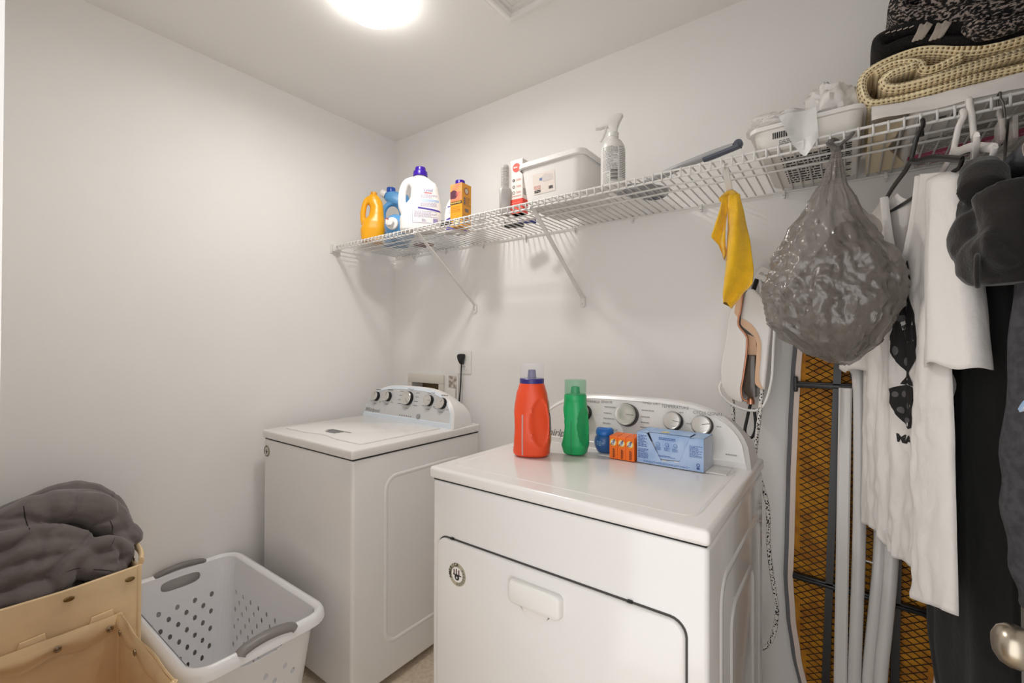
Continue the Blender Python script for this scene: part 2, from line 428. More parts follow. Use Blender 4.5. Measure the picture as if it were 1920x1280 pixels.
def washer():
    x0, x1, y0, y1 = -2.172, -1.473, .995, 1.721; zl = .930; zt = .968
    t = thing('washing_machine', 'white top-loading washing machine in the corner by the left wall', 'washing machine', ((x0+x1)/2, (y0+y1)/2, 0))
    body = box(x0+.004, x1-.004, y0+.006, y1, .028, zl-.003, .014, 4)
    obj('body', body, M_enam, t, 40, True)
    obj('side_relief', side_panel_relief(x1-.0042, 1, y0+.15, y1-.12, .16, zl-.09), M_enam, t, 60, True)
    for fx in (x0+.06, x1-.06):
        for fy in (y0+.06, y1-.06): obj('foot', mv(lathe([(.022, 0), (.022, .012), (.012, .014), (.012, .03)], 16), fx, fy, 0), M_black, t, 40, True)
    obj('seam', box(x0+.008, x1-.008, y0+.010, y1-.004, zl-.005, zl+.002), M_dark, t, 0, True)
    obj('top_deck', box(x0, x1, y0, y1, zl, zt, .009, 4), M_lid, t, 40, True)
    # lid: slightly raised slab with a finger lip at the front
    lx0, lx1, ly0, ly1 = x0+.055, x1-.055, y0+.075, 1.50
    lw = lx1-lx0
    dip = [(.30, 0), (.36, .006), (.42, .016), (.47, .020), (.53, .020), (.58, .016), (.64, .006), (.70, 0)]
    pts = [(lx0, ly0+.012), (lx0+.012, ly0)]+[(lx0+lw*u, ly0+d) for u, d in dip]+[(lx1-.012, ly0), (lx1, ly0+.012), (lx1, ly1), (lx0, ly1)]
    lid = obj('lid', prism(pts, zt-.004, zt+.0050, 'xy', .0025, 2), M_lid, t, 35, True)
    M = Matrix.Translation((-1.822, 1.155, zt+.0058)) @ Matrix.Rotation(R(-90), 4, 'X')
    st = [rows(-.075, .075, -.012, .026, 4, 3, .8, .012, .002), rows(-.045, .03, -.032, -.014, 2, 5, .8, .01, .002)]
    obj('lid_print', tr(join(*st), M), M_ink, lid, 0, True)
    cx = (x0+x1)/2; a = .347; z0 = zt; h = .178; yc = 1.525; lean = .05
    console(t, cx, a, z0, h, yc, 1.672, lean, M_panel, M_rim, M_conw, 3.4, 2.1)
    def fy(z): return yc-.002+(z-z0)/h*lean
    tilt = math.degrees(math.atan(lean/h))
    for x, z, r, mk in ((-2.072, 1.077, .024, 80), (-1.974, 1.082, .024, 85), (-1.815, 1.084, .034, -50), (-1.658, 1.084, .026, 0), (-1.567, 1.078, .026, 50)):
        knob(t, x, fy(z), z, r, tilt, mk)
    M = Matrix.Translation((0, fy(1.02)-.0012, 1.02)) @ Matrix.Rotation(R(-tilt), 4, 'X')
    def put(vf, x, z): return tr(vf, Matrix.Translation((x, fy(z)-.0012, z)) @ Matrix.Rotation(R(-tilt), 4, 'X'))
    obj('logo_lettering', put(text_vf('Whirlpool', .030, shear=.2), -2.085, 1.005), M_ink, t, 0, True)
    rd = random.Random(4); pr = []
    for kx, kz, kr in ((-2.072, 1.077, .024), (-1.974, 1.082, .024), (-1.815, 1.084, .034), (-1.658, 1.084, .026), (-1.567, 1.078, .026)):
        w = .022; pr.append(put(rows(-w, w, -.0025, .0025, 1, 1, .9, .01, .0015), kx+.004, kz+kr+.0125))
        for q in (-1, 1):
            if abs(kx+1.815) < .01:
                for zz in (-.03, -.01, .012, .032): pr.append(put(rows(-.014, .014, -.0015, .0015, 1, 2, .9, .008, .001), kx+q*(.062), kz+zz))
            else: pr.append(put(rows(-.008, .008, -.0015, .0015, 1, 2, .9, .008, .001), kx+q*(kr+.014), kz-.026))
        pr.append(put(rows(-.012, .012, -.0015, .0015, 1, 2, .9, .008, .001), kx, kz-kr-.014))
    tag(obj('console_print', join(*pr), M_ink, t, 0, True), kind='stuff')
    for i in range(6): obj('indicator', put(quad(-.003, .003, -.002, .002), -1.852+i*.0165, .999), M_inkd, t, 0, True)
    obj('start_button', put(mv(rot(lathe([(.0125, 0), (.012, .003), (.001, .0035)], 24), 'X', 90), 0, 0, 0), -1.715, 1.005), mat('button_grey', (.58, .58, .58), .4), t, 40, True)
    badge(t, -2.137, y0+.0055, .872, .026)
washer()

# ------------------------------------------------------------------ dryer
def dryer():
    x0, x1, y0, y1 = -.940, -.203, .880, 1.550; zl = .990; zt = 1.022
    t = thing('clothes_dryer', 'white clothes dryer with bottles and boxes standing on its top', 'dryer', ((x0+x1)/2, (y0+y1)/2, 0))
    obj('body', box(x0+.004, x1-.004, y0+.010, y1, .028, zl-.003, .012, 4), M_enam, t, 40, True)
    for fx in (x0+.06, x1-.06):
        for fy in (y0+.06, y1-.06): obj('foot', mv(lathe([(.022, 0), (.022, .012), (.012, .014), (.012, .03)], 16), fx, fy, 0), M_black, t, 40, True)
    obj('seam', box(x0+.008, x1-.008, y0+.012, y1-.004, zl-.005, zl+.002), M_dark, t, 0, True)
    obj('top_deck', box(x0, x1, y0, y1, zl, zt, .009, 4), M_lid, t, 40, True)
    obj('lint_door', box(-.62, -.255, 1.285, 1.372, zt-.002, zt+.0022, .002), M_lid, t, 30, True)
    rim = rrect(x0+.035, x1-.035, y0+.05, 1.362, .03, 5); rin = rrect(x0+.043, x1-.043, y0+.058, 1.354, .025, 5)
    obj('top_crease', loft([[(a, b, zt) for a, b in rim], [((a+c)/2, (b+d)/2, zt+.0022) for (a, b), (c, d) in zip(rim, rin)], [(c, d, zt) for c, d in rin]], False, False), M_lid, t, 60, True)
    obj('side_relief', join(side_panel_relief(x1-.0042, 1, y0+.10, y1-.07, .14, zl-.10), side_panel_relief(x1-.0042, 1, y0+.20, y1-.17, .24, zl-.20)), M_enam, t, 60, True)
    # front door with a dark gap around it
    dx0, dx1, dz0, dz1 = -.906, -.247, .40, .837
    obj('door_gap', prism(rrect(dx0-.0032, dx1+.0032, dz0-.0032, dz1+.0032, .033), y0+.0085, y0+.012, 'xz'), mat('shadow_gap', (.30, .29, .28), .8), t, 0, True)
    d = obj('door', prism(rrect(dx0, dx1, dz0, dz1, .03), y0-.002, y0+.011, 'xz', .005, 3), M_enam, t, 35, True)
    for hx in (dx0+.05, dx1-.11): obj('catch', box(hx-.005, hx+.005, y0+.004, y0+.010, dz1+.001, dz1+.005), M_black, d, 0, True)
    # handle: pull cup
    hp = rrect(-.652, -.507, .752, .806, .012, 5)
    L = [[(x, y0-.001, z) for x, z in hp]]
    for q, s, yy in ((.2, 1, -.006), (.5, .985, -.014), (.8, .95, -.018), (1, .90, -.0195)):
        L.append([(-.5795+(x+.5795)*s, y0+yy, .779+(z-.779)*(s-.02*q)) for x, z in hp])
    obj('door_handle', loft(L, False, True), M_wplas, d, 40, True)
    cup = []
    for q in range(9):
        a = q/8; w = .058*(1-.25*a*a)
        cup.append([(-.583+w*(2*i/16-1), y0-.0026, .755-.034*a*max(0, 1-(abs(2*i/16-1))**3)) for i in range(17)])
    obj('finger_recess', loft(cup, False, False, False), M_lid, d, 60, True)
    badge(d, -.828, y0-.002, .755, .030)
    cx, a, z0, h, yc, lean = -.566, .354, zt, .172, 1.375, .045
    console(t, cx, a, z0, h, yc, 1.545, lean, mat('console_white_face', (.87, .865, .855), .28), M_conw, M_conw, 3.8, 2.0, .006)
    def fy(z): return yc-.002+(z-z0)/h*lean
    tilt = math.degrees(math.atan(lean/h))
    for x, z, r, mk in ((-.728, 1.128, .0265, 0), (-.572, 1.134, .0345, 0), (-.425, 1.130, .0265, -8), (-.341, 1.126, .0275, 12)):
        knob(t, x, fy(z), z, r, tilt, mk, depth=.026)
    def put(vf, x, z): return tr(vf, Matrix.Translation((x, fy(z)-.0015, z)) @ Matrix.Rotation(R(-tilt), 4, 'X'))
    obj('logo_lettering', put(text_vf('Whirlpool', .036, shear=.2), -.822, 1.052), M_ink, t, 0, True)
    obj('lettering', join(put(text_vf('ACCUDRY', .0125), -.632, 1.083), put(text_vf('TEMPERATURE', .0125), -.425, 1.172), put(text_vf('CYCLE SIGNAL', .0125), -.330, 1.162), put(text_vf('TIMED DRY', .0115), -.50, 1.178), put(text_vf('WRINKLE', .0115), -.700, 1.168), put(text_vf('SENSOR', .0115), -.650, 1.170)), M_ink, t, 0, True)
    pr = []
    for zz in (1.155, 1.135, 1.118, 1.103): pr += [put(rows(-.02, .02, -.0018, .0018, 1, int(zz*1000), .9, .009, .001), -.636, zz), put(rows(-.02, .02, -.0018, .0018, 1, int(zz*999), .9, .009, .001), -.508, zz)]
    for kx in (-.425, -.341):
        pr += [put(rows(-.006, .006, -.0015, .0015, 1, 3, .9, .006, .001), kx+.02, 1.158), put(rows(-.007, .007, -.0015, .0015, 1, 3, .9, .006, .001), kx+.044, 1.128)]
    pr.append(put(rows(-.014, .014, -.002, .002, 1, 8, .9, .005, .001), -.262, 1.056))
    tag(obj('console_print', join(*pr), mat('pale_ink', (.62, .62, .62), .6), t, 0, True), kind='stuff')
dryer()

# ------------------------------------------------------------------ wall fittings
def wall_fittings():
    t = thing('power_outlet', 'white outlet plate on the back wall above the washer', 'outlet', (-1.664, YB, 1.267))
    obj('plate', prism(rrect(-1.709, -1.618, 1.202, 1.332, .006), YB-.006, YB-.0005, 'xz', .003), M_wplas, t, 35, True)
    for z in (1.240, 1.294):
        s = obj('socket', prism(rrect(-1.682, -1.646, z-.017, z+.017, .012), YB-.0085, YB-.005, 'xz', .001), M_wplas, t, 35, True)
        obj('slot', join(box(-1.672, -1.6695, YB-.009, YB-.008, z-.002, z+.008), box(-1.659, -1.6565, YB-.009, YB-.008, z-.002, z+.008), box(-1.666, -1.662, YB-.009, YB-.008, z-.011, z-.007)), M_dark, s, 0, True)
    t = thing('power_plug', 'black power plug and cord in the wall outlet', 'plug', (-1.672, YB-.02, 1.29))
    L = []
    for z, w, y in ((1.312, .012, .010), (1.309, .021, .013), (1.300, .022, .016), (1.280, .016, .016), (1.262, .009, .012), (1.256, .006, .009)):
        L.append(superloop(-1.672, YB-.009-y, z, w, y, 3.5, 20))
    obj('plug_body', loft(L), M_black, t, 40, True)
    obj('cord', tube(catmull([(-1.672, YB-.02, 1.262), (-1.673, YB-.022, 1.22), (-1.675, YB-.024, 1.14), (-1.68, YB-.03, 1.05), (-1.70, YB-.04, .8), (-1.72, YB-.04, .5)]), .0035, 8), M_black, t, 60, True)
    # paper tags on the washer hose
    t = thing('hose_tags', 'pair of printed paper tags hanging below the outlet', 'paper tag', (-1.70, YB-.035, 1.14))
    tg = mat('tag_print', (.55, .50, .47), .7, color2=(.82, .78, .74), vscale=55)
    obj('tag', box(-1.755, -1.695, YB-.034, YB-.0325, 1.128, 1.192, .0004), tg, t, 0, True)
    obj('tag', box(-1.762, -1.70, YB-.040, YB-.0385, 1.04, 1.124, .0004), M_paper, t, 0, True)
    obj('tag_edge', box(-1.692, -1.684, YB-.036, YB-.030, 1.03, 1.205, .001), M_paper, t, 0, True)
    # recessed laundry box
    t = thing('laundry_box', 'cream recessed plumbing box in the wall behind the washer', 'wall box', (-1.966, YB, 1.04))
    x0, x1, z0, z1 = bx0-.028, bx1+.032, bz0-.03, bz1+.026
    fr = mat('cream_plastic', (.86, .84, .80), .4)
    obj('frame', join(box(x0, x1, YB-.012, YB-.0003, bz1-.026, z1, .003), box(x0, x1, YB-.012, YB-.0003, z0, bz0+.01, .003), box(x0, bx0+.006, YB-.012, YB-.0003, bz0+.01, bz1-.026), box(bx1-.006, x1, YB-.012, YB-.0003, bz0+.01, bz1-.026)), fr, t, 35, True)
    obj('back_plate', box(bx0+.001, bx1-.001, YB+.08, YB+.085, bz0, bz1), mat('brown_board', (.45, .38, .26), .8), t, 0, True)
    obj('valve', join(mv(lathe([(.012, 0), (.012, .05), (.02, .055), (.02, .07)], 14), bx0+.06, YB+.04, bz0+.01), mv(lathe([(.012, 0), (.012, .05), (.02, .055), (.02, .07)], 14), bx1-.07, YB+.04, bz0+.01)), mat('brass', (.6, .48, .28), .35, metal=1), t, 40, True)
wall_fittings()

# ------------------------------------------------------------------ bottles and boxes on the dryer
DT = 1.0248     # dryer top incl. crease height clearance
def bottle_body(tab, n=64, rowsn=60, dents=()):
    """tab: (z, half width, half depth, exponent)"""
    z0, z1 = tab[0][0], tab[-1][0]; loops = []
    for i in range(rowsn+1):
        z = z0+(z1-z0)*i/rowsn
        a, b, p = interp(tab, z)
        loops.append(superloop(0, 0, z, a, b, p, n))
    vf = loft(loops)
    if dents:
        def fn(p):
            dx = dy = 0
            for (cx, cy, cz, rx, ry, rz, ux, uy, amt) in dents:
                q = ((p.x-cx)/rx)**2+((p.y-cy)/ry)**2+((p.z-cz)/rz)**2
                if q < 1: k = amt*(1-q)**.6; dx += ux*k; dy += uy*k
            return (dx, dy, 0)
        vf = displaced(vf, fn)
    return vf
def clear_mat(name, c, a=.28): return mat(name, c, .08, alpha=a, spec=.6)
def red_bottle():
    t = thing('detergent_bottle', 'orange-red detergent bottle with clear measuring cap, on the dryer', 'bottle', (-.782, 1.158, zt_d), 24)
    tab = [(0, .034, .040, 2.6), (.006, .040, .052, 2.6), (.05, .0435, .062, 2.7), (.10, .0425, .060, 2.7), (.15, .0395, .052, 2.5), (.195, .036, .044, 2.3), (.222, .030, .035, 2.1), (.236, .026, .027, 2), (.240, .025, .025, 2)]
    tab = [(0, .048, .040, 2.6), (.006, .056, .048, 2.6), (.05, .0585, .051, 2.7), (.10, .057, .050, 2.7), (.15, .0525, .047, 2.5), (.185, .0475, .043, 2.3), (.208, .041, .039, 2.1), (.220, .037, .037, 2)]
    body = bottle_body(tab, dents=[(.036, -.042, .105, .030, .034, .072, -.25, .97, .017), (-.058, -.010, .075, .028, .034, .06, 1, .2, .006)])
    o = obj('bottle_body', body, mat('orange_red_plastic', (.93, .31, .14), .35, sss=.0), t, 50)
    strip = wrap(quad(-.022, -.0175, .006, .128, 1, 20), body, (0, 1, 0))
    obj('level_strip', strip, mat('strip_pale', (.80, .62, .62), .4), o, 0)
    lab = wrap(tr(quad(-.012, .030, .035, .165, 14, 20), Matrix.Rotation(R(90), 4, 'Z')), body, (-1, 0, 0))
    lab = (lab[0], lab[1])
    obj('label', lab, mat('label_amber', (.82, .55, .18), .4, color2=(.60, .66, .72), vscale=28), o, 0)
    pr = wrap(tr(join(rows(-.008, .026, .07, .13, 9, 12, .6, .007, .002)), Matrix.Rotation(R(90), 4, 'Z')), body, (-1, 0, 0), .0012)
    obj('label_print', pr, mat('label_blue_ink', (.20, .25, .45), .5), o, 0)
    navy = mat('navy_plastic', (.20, .17, .48), .3)
    c = obj('cap_collar', mv(lathe([(.0365, 0), (.0375, .001), (.0375, .014), (.036, .0155), (.014, .0155)], 36), 0, 0, .2185), navy, t, 35)
    obj('pour_spout', mv(lathe([(.014, 0), (.0115, .026), (.009, .026), (.010, .002)], 20, False, False), 0, 0, .234), navy, t, 40)
    obj('clear_cup', mv(lathe([(.0365, 0), (.0360, .044), (.0350, .045), (.001, .045)], 36, False, False), 0, 0, .234), clear_mat('clear_cup', (.93, .92, .94), .22), t, 40)
zt_d = 1.0245
red_bottle()
def green_bottle():
    t = thing('scent_booster_bottle', 'green bottle with green see-through cap, on the dryer', 'bottle', (-.681, 1.250, zt_d), 6)
    tab = [(0, .024, .022, 2.8), (.004, .030, .028, 2.8), (.03, .0345, .033, 2.9), (.08, .034, .033, 2.8), (.13, .0315, .031, 2.6), (.152, .030, .029, 2.3), (.165, .0295, .0285, 2.1), (.180, .0285, .0285, 2.0)]
    tab = [(z, a*1.17, b*1.17, p) for z, a, b, p in tab]
    body = bottle_body(tab, dents=[(.042, -.016, .090, .026, .030, .060, -.8, .5, .013), (-.042, -.016, .085, .026, .030, .060, .8, .5, .012)])
    g = mat('green_plastic', (.10, .66, .38), .3)
    o = obj('bottle_body', body, g, t, 50)
    obj('level_strip', wrap(quad(.001, .0032, .006, .105, 1, 16), body, (0, 1, 0)), mat('strip_green', (.20, .48, .36), .4), o, 0)
    obj('label', wrap(tr(quad(-.018, .018, .02, .075, 8, 10), Matrix.Rotation(R(-100), 4, 'Z')), body, (1, .17, 0)), mat('label_grey', (.62, .64, .62), .4), o, 0)
    obj('neck_ring', mv(lathe([(.0340, 0), (.0345, .001), (.0345, .018), (.0335, .020)], 36), 0, 0, .163), g, t, 40)
    obj('pour_spout', mv(lathe([(.031, 0), (.031, .004), (.0145, .006), (.0125, .026), (.010, .027), (.010, .008)], 28, True, False), 0, 0, .181), mat('deep_green_plastic', (.04, .55, .28), .3), t, 40)
    obj('clear_cup', mv(lathe([(.0335, 0), (.0333, .046), (.032, .047), (.001, .047)], 36, False, False), 0, 0, .182), clear_mat('green_cup', (.35, .75, .55), .38), t, 40)
green_bottle()
def blue_jar():
    t = thing('scent_bead_jar', 'small round blue jar with swirled lid, beside the orange boxes', 'jar', (-.616, 1.322, zt_d), 0)
    obj('jar_body', lathe([(.014, 0), (.022, .002), (.030, .018), (.0325, .032), (.030, .046), (.024, .054)], 36), mat('blue_translucent', (.20, .40, .66), .2, alpha=.92), t, 50)
    L = []
    for z, r in ((.054, .0255), (.057, .028), (.063, .0285), (.070, .026), (.0745, .023), (.0755, .020), (.071, .013), (.070, .002)):
        L.append([(r*math.cos(2*math.pi*i/36)*(1+.02*math.sin(3*2*math.pi*i/36)), r*math.sin(2*math.pi*i/36), z+(.002*math.sin(2*2*math.pi*i/36+1) if z > .065 else 0)) for i in range(36)])
    obj('lid', loft(L), mat('blue_lid', (.16, .45, .78), .3), t, 50)
    b = lathe([(.0325, .028), (.0328, .032), (.0325, .04)], 36, False, False)
    obj('print', wrap(rows(-.012, .012, .024, .040, 4, 9, .5, .006, .002), lathe([(.022, .002), (.030, .018), (.0325, .032), (.030, .046), (.024, .054)], 36), (0, 1, 0)), mat('pale_blue_ink', (.55, .68, .82), .5), t, 0)
blue_jar()
def tide_boxes():
    om = mat('orange_card', (.95, .45, .12), .45); lab = ['leftmost of the three small orange boxes, beside the blue jar', 'middle one of the three small orange boxes on the dryer', 'rightmost small orange box, against the pale blue box']
    proto = None
    for i in range(3):
        x = -.5600+i*.0262; y = 1.262-.001*i
        if proto is None:
            t = thing('detergent_box', lab[0], 'box', (x, y, zt_d), -1, 'three small orange boxes')
            w, h = .0255, .066
            b = obj('carton', box(-w/2, w/2, 0, .062, 0, h, .0008, 1), om, t, 30)
            obj('emblem', mv(disc(0, h*.73, .0105), 0, -.0006, 0), mat('emblem_yellow', (.98, .80, .25), .5), t, 0)
            obj('emblem_core', mv(disc(0, h*.73, .0078), 0, -.001, 0), M_paper, t, 0)
            obj('logo_lettering', mv(rot(text_vf('Tide', .0115, bold=.0003), 'Y', -70), 0, -.0015, h*.73), mat('tide_blue', (.12, .15, .45), .5), t, 0)
            obj('side_print', mv(rot(join(rows(-.014, .014, -.0015, .0025, 1, 5, .8, .004, .001), rows(-.012, .010, -.0045, -.002, 1, 6, .8, .003, .001)), 'Y', -90), .001, -.0008, h*.27), mat('brown_ink', (.40, .16, .08), .5), t, 0)
            obj('top_flap', rot(box(-w/2+.001, w/2-.001, -.0005, .05, .0003, .001), 'X', 3), om, t, 0).location = (0, .004, h)
            proto = t
        else:
            c = copy_tree(proto); c.location = (x, y, zt_d); c['label'] = lab[i]
tide_boxes()
def blue_box():
    t = thing('dryer_sheet_box', 'pale blue cardboard box with torn-open front on the dryer', 'box', (-.490, 1.268, zt_d), -1)
    w, d, h = .184, .090, .088
    bm_ = mat('blue_card', (.60, .72, .88), .5, color2=(.70, .79, .92), vscale=14); bw = mat('pale_card', (.80, .82, .86), .5, color2=(.74, .78, .86), vscale=20)
    ins = M_dark
    obj('carton_back', box(0, w, d-.001, d, 0, h), bw, t, 0)
    obj('carton_floor', box(0, w, 0, d, 0, .001), bw, t, 0)
    obj('carton_side', box(w-.001, w, .0, d, 0, h), bw, t, 0); obj('carton_side', box(0, .001, 0, d, 0, h), bw, t, 0)
    # front with a trapezoid tear-out line, the tongue pushed slightly in
    L_ = [(0, 0), (w, 0), (w, h), (w*.80, h*.97), (w*.66, h*.22), (w*.38, h*.17), (w*.16, h*.97), (0, h)]
    obj('carton_front', prism(L_, 0, .0012, 'xz'), bm_, t, 0)
    T_ = [(w*.36, h*.205), (w*.655, h*.225), (w*.80, h*1.00), (w*.18, h*1.00)]
    tg = obj('tongue', rot(prism(T_, .0030, .0042, 'xz'), 'X', -2.5), bm_, t, 0)
    obj('tongue_top', tr(box(w*.18, w*.80, 0, d*.62, 0, .0012), Matrix.Translation((0, .005, h+.0015)) @ Matrix.Rotation(R(2), 4, 'X')), bm_, t, 0)
    obj('carton_top', join(box(0, w*.17, .0, d, h-.001, h), box(w*.81, w, 0, d, h-.001, h), box(w*.17, w*.81, d*.66, d, h-.001, h)), bm_, t, 0)
    ink = mat('box_blue_ink', (.28, .40, .66), .5)
    obj('print', mv(join(rows(.004, .030, .046, .080, 8, 1, .6, .005, .0014), rows(.004, .034, .014, .042, 8, 2, .6, .005, .0014), rows(w*.80, w-.004, .036, .068, 10, 3, .5, .004, .0012), rows(.02, w*.8, .004, .009, 2, 4, .5, .005, .0014)), 0, -.0006, 0), ink, t, 0)
    pr = [rows(.062, .108, .071, .079, 2, 6, .6, .004, .001)]
    for i, cx in enumerate((.060, .085, .108)):
        pr += [disc(cx, .059, .0055, 16, .0046), disc(cx+.002, .057, .0035, 12, .0028), rows(cx-.008, cx+.008, .042, .052, 5, i+7, .5, .003, .001)]
    pr += [rows(.062, .108, .024, .029, 2, 11, .6, .004, .001)]
    obj('tongue_print', rot(mv(join(*pr), 0, .0022, 0), 'X', -2.5), ink, tg, 0)
    obj('recycle_mark', mv(join(disc(w-.014, .0175, .0045, 16, .003), rows(w-.018, w-.010, .006, .012, 2, 5, .8, .004, .0005)), 0, -.0008, 0), mat('navy_ink', (.12, .18, .50), .5), t, 0)
    for q in (quad(w*.40, w*.46, h*.155, h*.185), quad(w*.58, w*.645, h*.18, h*.205)): obj('tear_edge', mv(q, 0, -.0007, 0), M_paper, t, 0)
    obj('sheets', box(.006, w-.006, .010, d-.006, .002, h*.7), M_paper, t, 0)
    obj('flower_print', mv(rot(disc(w*.42, .012, .012, 12), 'X', -90), 0, .004, h+.0040), mat('pale_yellow_print', (.86, .82, .60), .5), t, 0)
blue_box()

# ------------------------------------------------------------------ bottles and boxes on the shelf
SZ = D+.0002
def jug_remesh(loops, tubes, voxel=.0035, sm=8):
    return remesh(join(loft(loops), *[tube(p, r, 12) for p, r in tubes]), voxel, sm)
def ribbed_cap(r, h, n=40, ribs=True):
    L = []
    for k, (q, z) in enumerate(((1, 0), (1.02, .002), (1.0, h-.003), (.95, h), (.001, h))):
        L.append([((r*q*(1-(.02 if i % 2 and 0 < k < 3 and ribs else 0)))*math.cos(2*math.pi*i/n), (r*q*(1-(.02 if i % 2 and 0 < k < 3 and ribs else 0)))*math.sin(2*math.pi*i/n), z) for i in range(n)])
    return loft(L)
def white_jug():
    t = thing('laundry_sanitizer_jug', 'big white jug with purple cap and side handle, on the shelf', 'jug', (-1.655, 1.485, SZ), 46)
    # cross sections: x centre, half width, half depth
    tab = [(0, .004, .088, .046, 3.2), (.006, .004, .098, .054, 3.2), (.06, .004, .100, .056, 3.0), (.12, .014, .088, .054, 2.8), (.165, .024, .070, .050, 2.6), (.205, .022, .066, .047, 2.4), (.235, .010, .066, .042, 2.2), (.258, .000, .045, .034, 2.0), (.268, -.000, .028, .026, 2), (.285, 0, .024, .024, 2)]
    loops = []
    for i in range(49):
        z = .285*i/48; cx, a, b, p = interp(tab, z); loops.append(superloop(cx, 0, z, a, b, p, 40))
    body = jug_remesh(loops, [(catmull([(-.028, 0, .252), (-.062, 0, .238), (-.080, 0, .205), (-.086, 0, .160), (-.084, 0, .115), (-.070, 0, .085)]), .0185)])
    o = obj('jug_body', body, mat('white_hdpe', (.93, .925, .92), .38), t, 180)
    pm = mat('purple_plastic', (.23, .07, .62), .3)
    c = obj('cap', join(mv(ribbed_cap(.0335, .024), 0, 0, .270), mv(ribbed_cap(.025, .020), 0, 0, .293)), pm, t, 35)
    F = (0, 1, 0)
    blue = mat('label_purple_ink', (.30, .24, .62), .5); pale = mat('label_pale_blue', (.70, .78, .88), .5); red = mat('label_red_ink', (.80, .35, .36), .5)
    lx = .012
    band = obj('label_band', wrap(tr(quad(-.020, .088, .100, .108, 16, 2), Matrix.Rotation(R(6), 4, 'Y')), body, F), blue, o, 0)
    obj('label_stripe', wrap(quad(.006, .088, .136, .148, 12, 2), body, F), pale, o, 0)
    obj('label_lettering', wrap(mv(text_vf('Lysol', .020, shear=.15), .038, 0, .192), body, F, .0015), blue, o, 0)
    obj('label_underline', wrap(quad(.020, .056, .176, .181, 8, 1), body, F), red, o, 0)
    obj('label_print', wrap(join(rows(.004, .080, .152, .172, 4, 21, .4), rows(.004, .080, .112, .132, 4, 22, .4), rows(-.026, .084, .060, .092, 6, 23, .4), rows(.01, .03, .040, .054, 3, 24, .5)), body, F, .0012), mat('label_lilac_ink', (.66, .62, .76), .5), o, 0)
    fr = [quad(-.034, .090, .034, .0355, 16, 1), quad(-.034, -.0325, .036, .094, 1, 8), quad(.062, .084, .036, .056, 3, 3)]
    obj('label_frame', wrap(join(*fr), body, F, .0012), mat('label_lilac', (.62, .58, .76), .5), o, 0)
white_jug()
def yellow_jug():
    t = thing('yellow_detergent_jug', 'amber yellow jug with moulded handle, leftmost on the shelf', 'jug', (-2.010, 1.475, SZ), 52)
    tab = [(0, 0, .050, .038, 3), (.006, 0, .058, .044, 3), (.06, 0, .062, .046, 3), (.10, .006, .056, .043, 2.8), (.14, .018, .038, .036, 2.4), (.18, .020, .034, .032, 2.2), (.215, .008, .040, .028, 2.2), (.238, .004, .030, .024, 2), (.250, .004, .016, .016, 2)]
    loops = []
    for i in range(41):
        z = .25*i/40; cx, a, b, p = interp(tab, z); loops.append(superloop(cx, 0, z, a, b, p, 36))
    body = jug_remesh(loops, [(catmull([(.0, 0, .232), (-.028, 0, .222), (-.042, 0, .19), (-.050, 0, .14), (-.046, 0, .09)]), .014)], .003, 8)
    obj('jug_body', body, mat('amber_plastic', (.96, .68, .06), .32), t, 180)
    obj('cap', mv(ribbed_cap(.017, .016), .004, 0, .246), mat('amber_cap', (.90, .60, .05), .35), t, 35)
yellow_jug()
BLUE = mat('sky_blue_plastic', (.36, .62, .84), .33)
def blue_jug_up():
    t = thing('blue_softener_jug', 'sky blue jug with ring handle and dark blue cap, standing on the shelf', 'jug', (-2.000, 1.612, SZ), 44)
    tab = [(0, .01, .062, .042, 3), (.006, .01, .068, .048, 3), (.07, .014, .070, .050, 3), (.10, .034, .060, .046, 2.8), (.125, .062, .036, .040, 2.6), (.18, .066, .034, .038, 2.6), (.215, .060, .042, .036, 2.6), (.235, .036, .066, .036, 2.6), (.255, .012, .068, .034, 2.6), (.285, .004, .066, .030, 2.4), (.298, -.012, .030, .024, 2)]
    loops = []
    for i in range(41):
        z = .298*i/40; cx, a, b, p = interp(tab, z); loops.append(superloop(cx, 0, z, a, b, p, 36))
    ring = [(-.012+.050*math.cos(R(a)), -.006, .172+.062*math.sin(R(a))) for a in range(0, 361, 15)]
    body = jug_remesh(loops, [(ring, .015)], .0032, 8)
    obj('jug_body', body, BLUE, t, 180)
    obj('cap', mv(ribbed_cap(.024, .028), -.022, 0, .292), mat('royal_blue_plastic', (.10, .30, .68), .3), t, 35)
    obj('spout_cap', tr(ribbed_cap(.020, .026, 24), Matrix.Translation((-.050, -.012, .278)) @ Matrix.Rotation(R(-62), 4, 'Y')), M_wplas, t, 35)
blue_jug_up()
def blue_bottle_lying():
    t = thing('blue_softener_bottle', 'sky blue bottle lying on the shelf with white spout towards the room', 'bottle', (-1.835, 1.478, SZ+.062), 30)
    prof = [(.052, .15), (.060, .14), (.061, .03), (.056, .0), (.044, -.018), (.026, -.026), (.024, -.034)]
    obj('bottle_body', rot(lathe([(r, -z) for r, z in prof], 40), 'X', 90), BLUE, t, 50)
    sp = M_wplas
    obj('spout_collar', rot(mv(lathe([(.030, 0), (.031, .002), (.030, .016), (.020, .020), (.018, .020)], 30), 0, 0, .026), 'X', 90), sp, t, 35)
    obj('spout', join(rot(mv(lathe([(.016, 0), (.014, .02), (.008, .022)], 20), 0, 0, .044), 'X', 90), box(-.020, -.010, -.074, -.044, -.012, .012, .003), box(-.012, .010, -.078, -.05, -.018, -.012, .002)), sp, t, 35)
    obj('button', mv(rot(lathe([(.008, 0), (.008, .012), (.005, .014)], 16), 'Y', -80), -.012, -.058, .012), mat('red_button', (.70, .26, .20), .4), t, 40)
blue_bottle_lying()
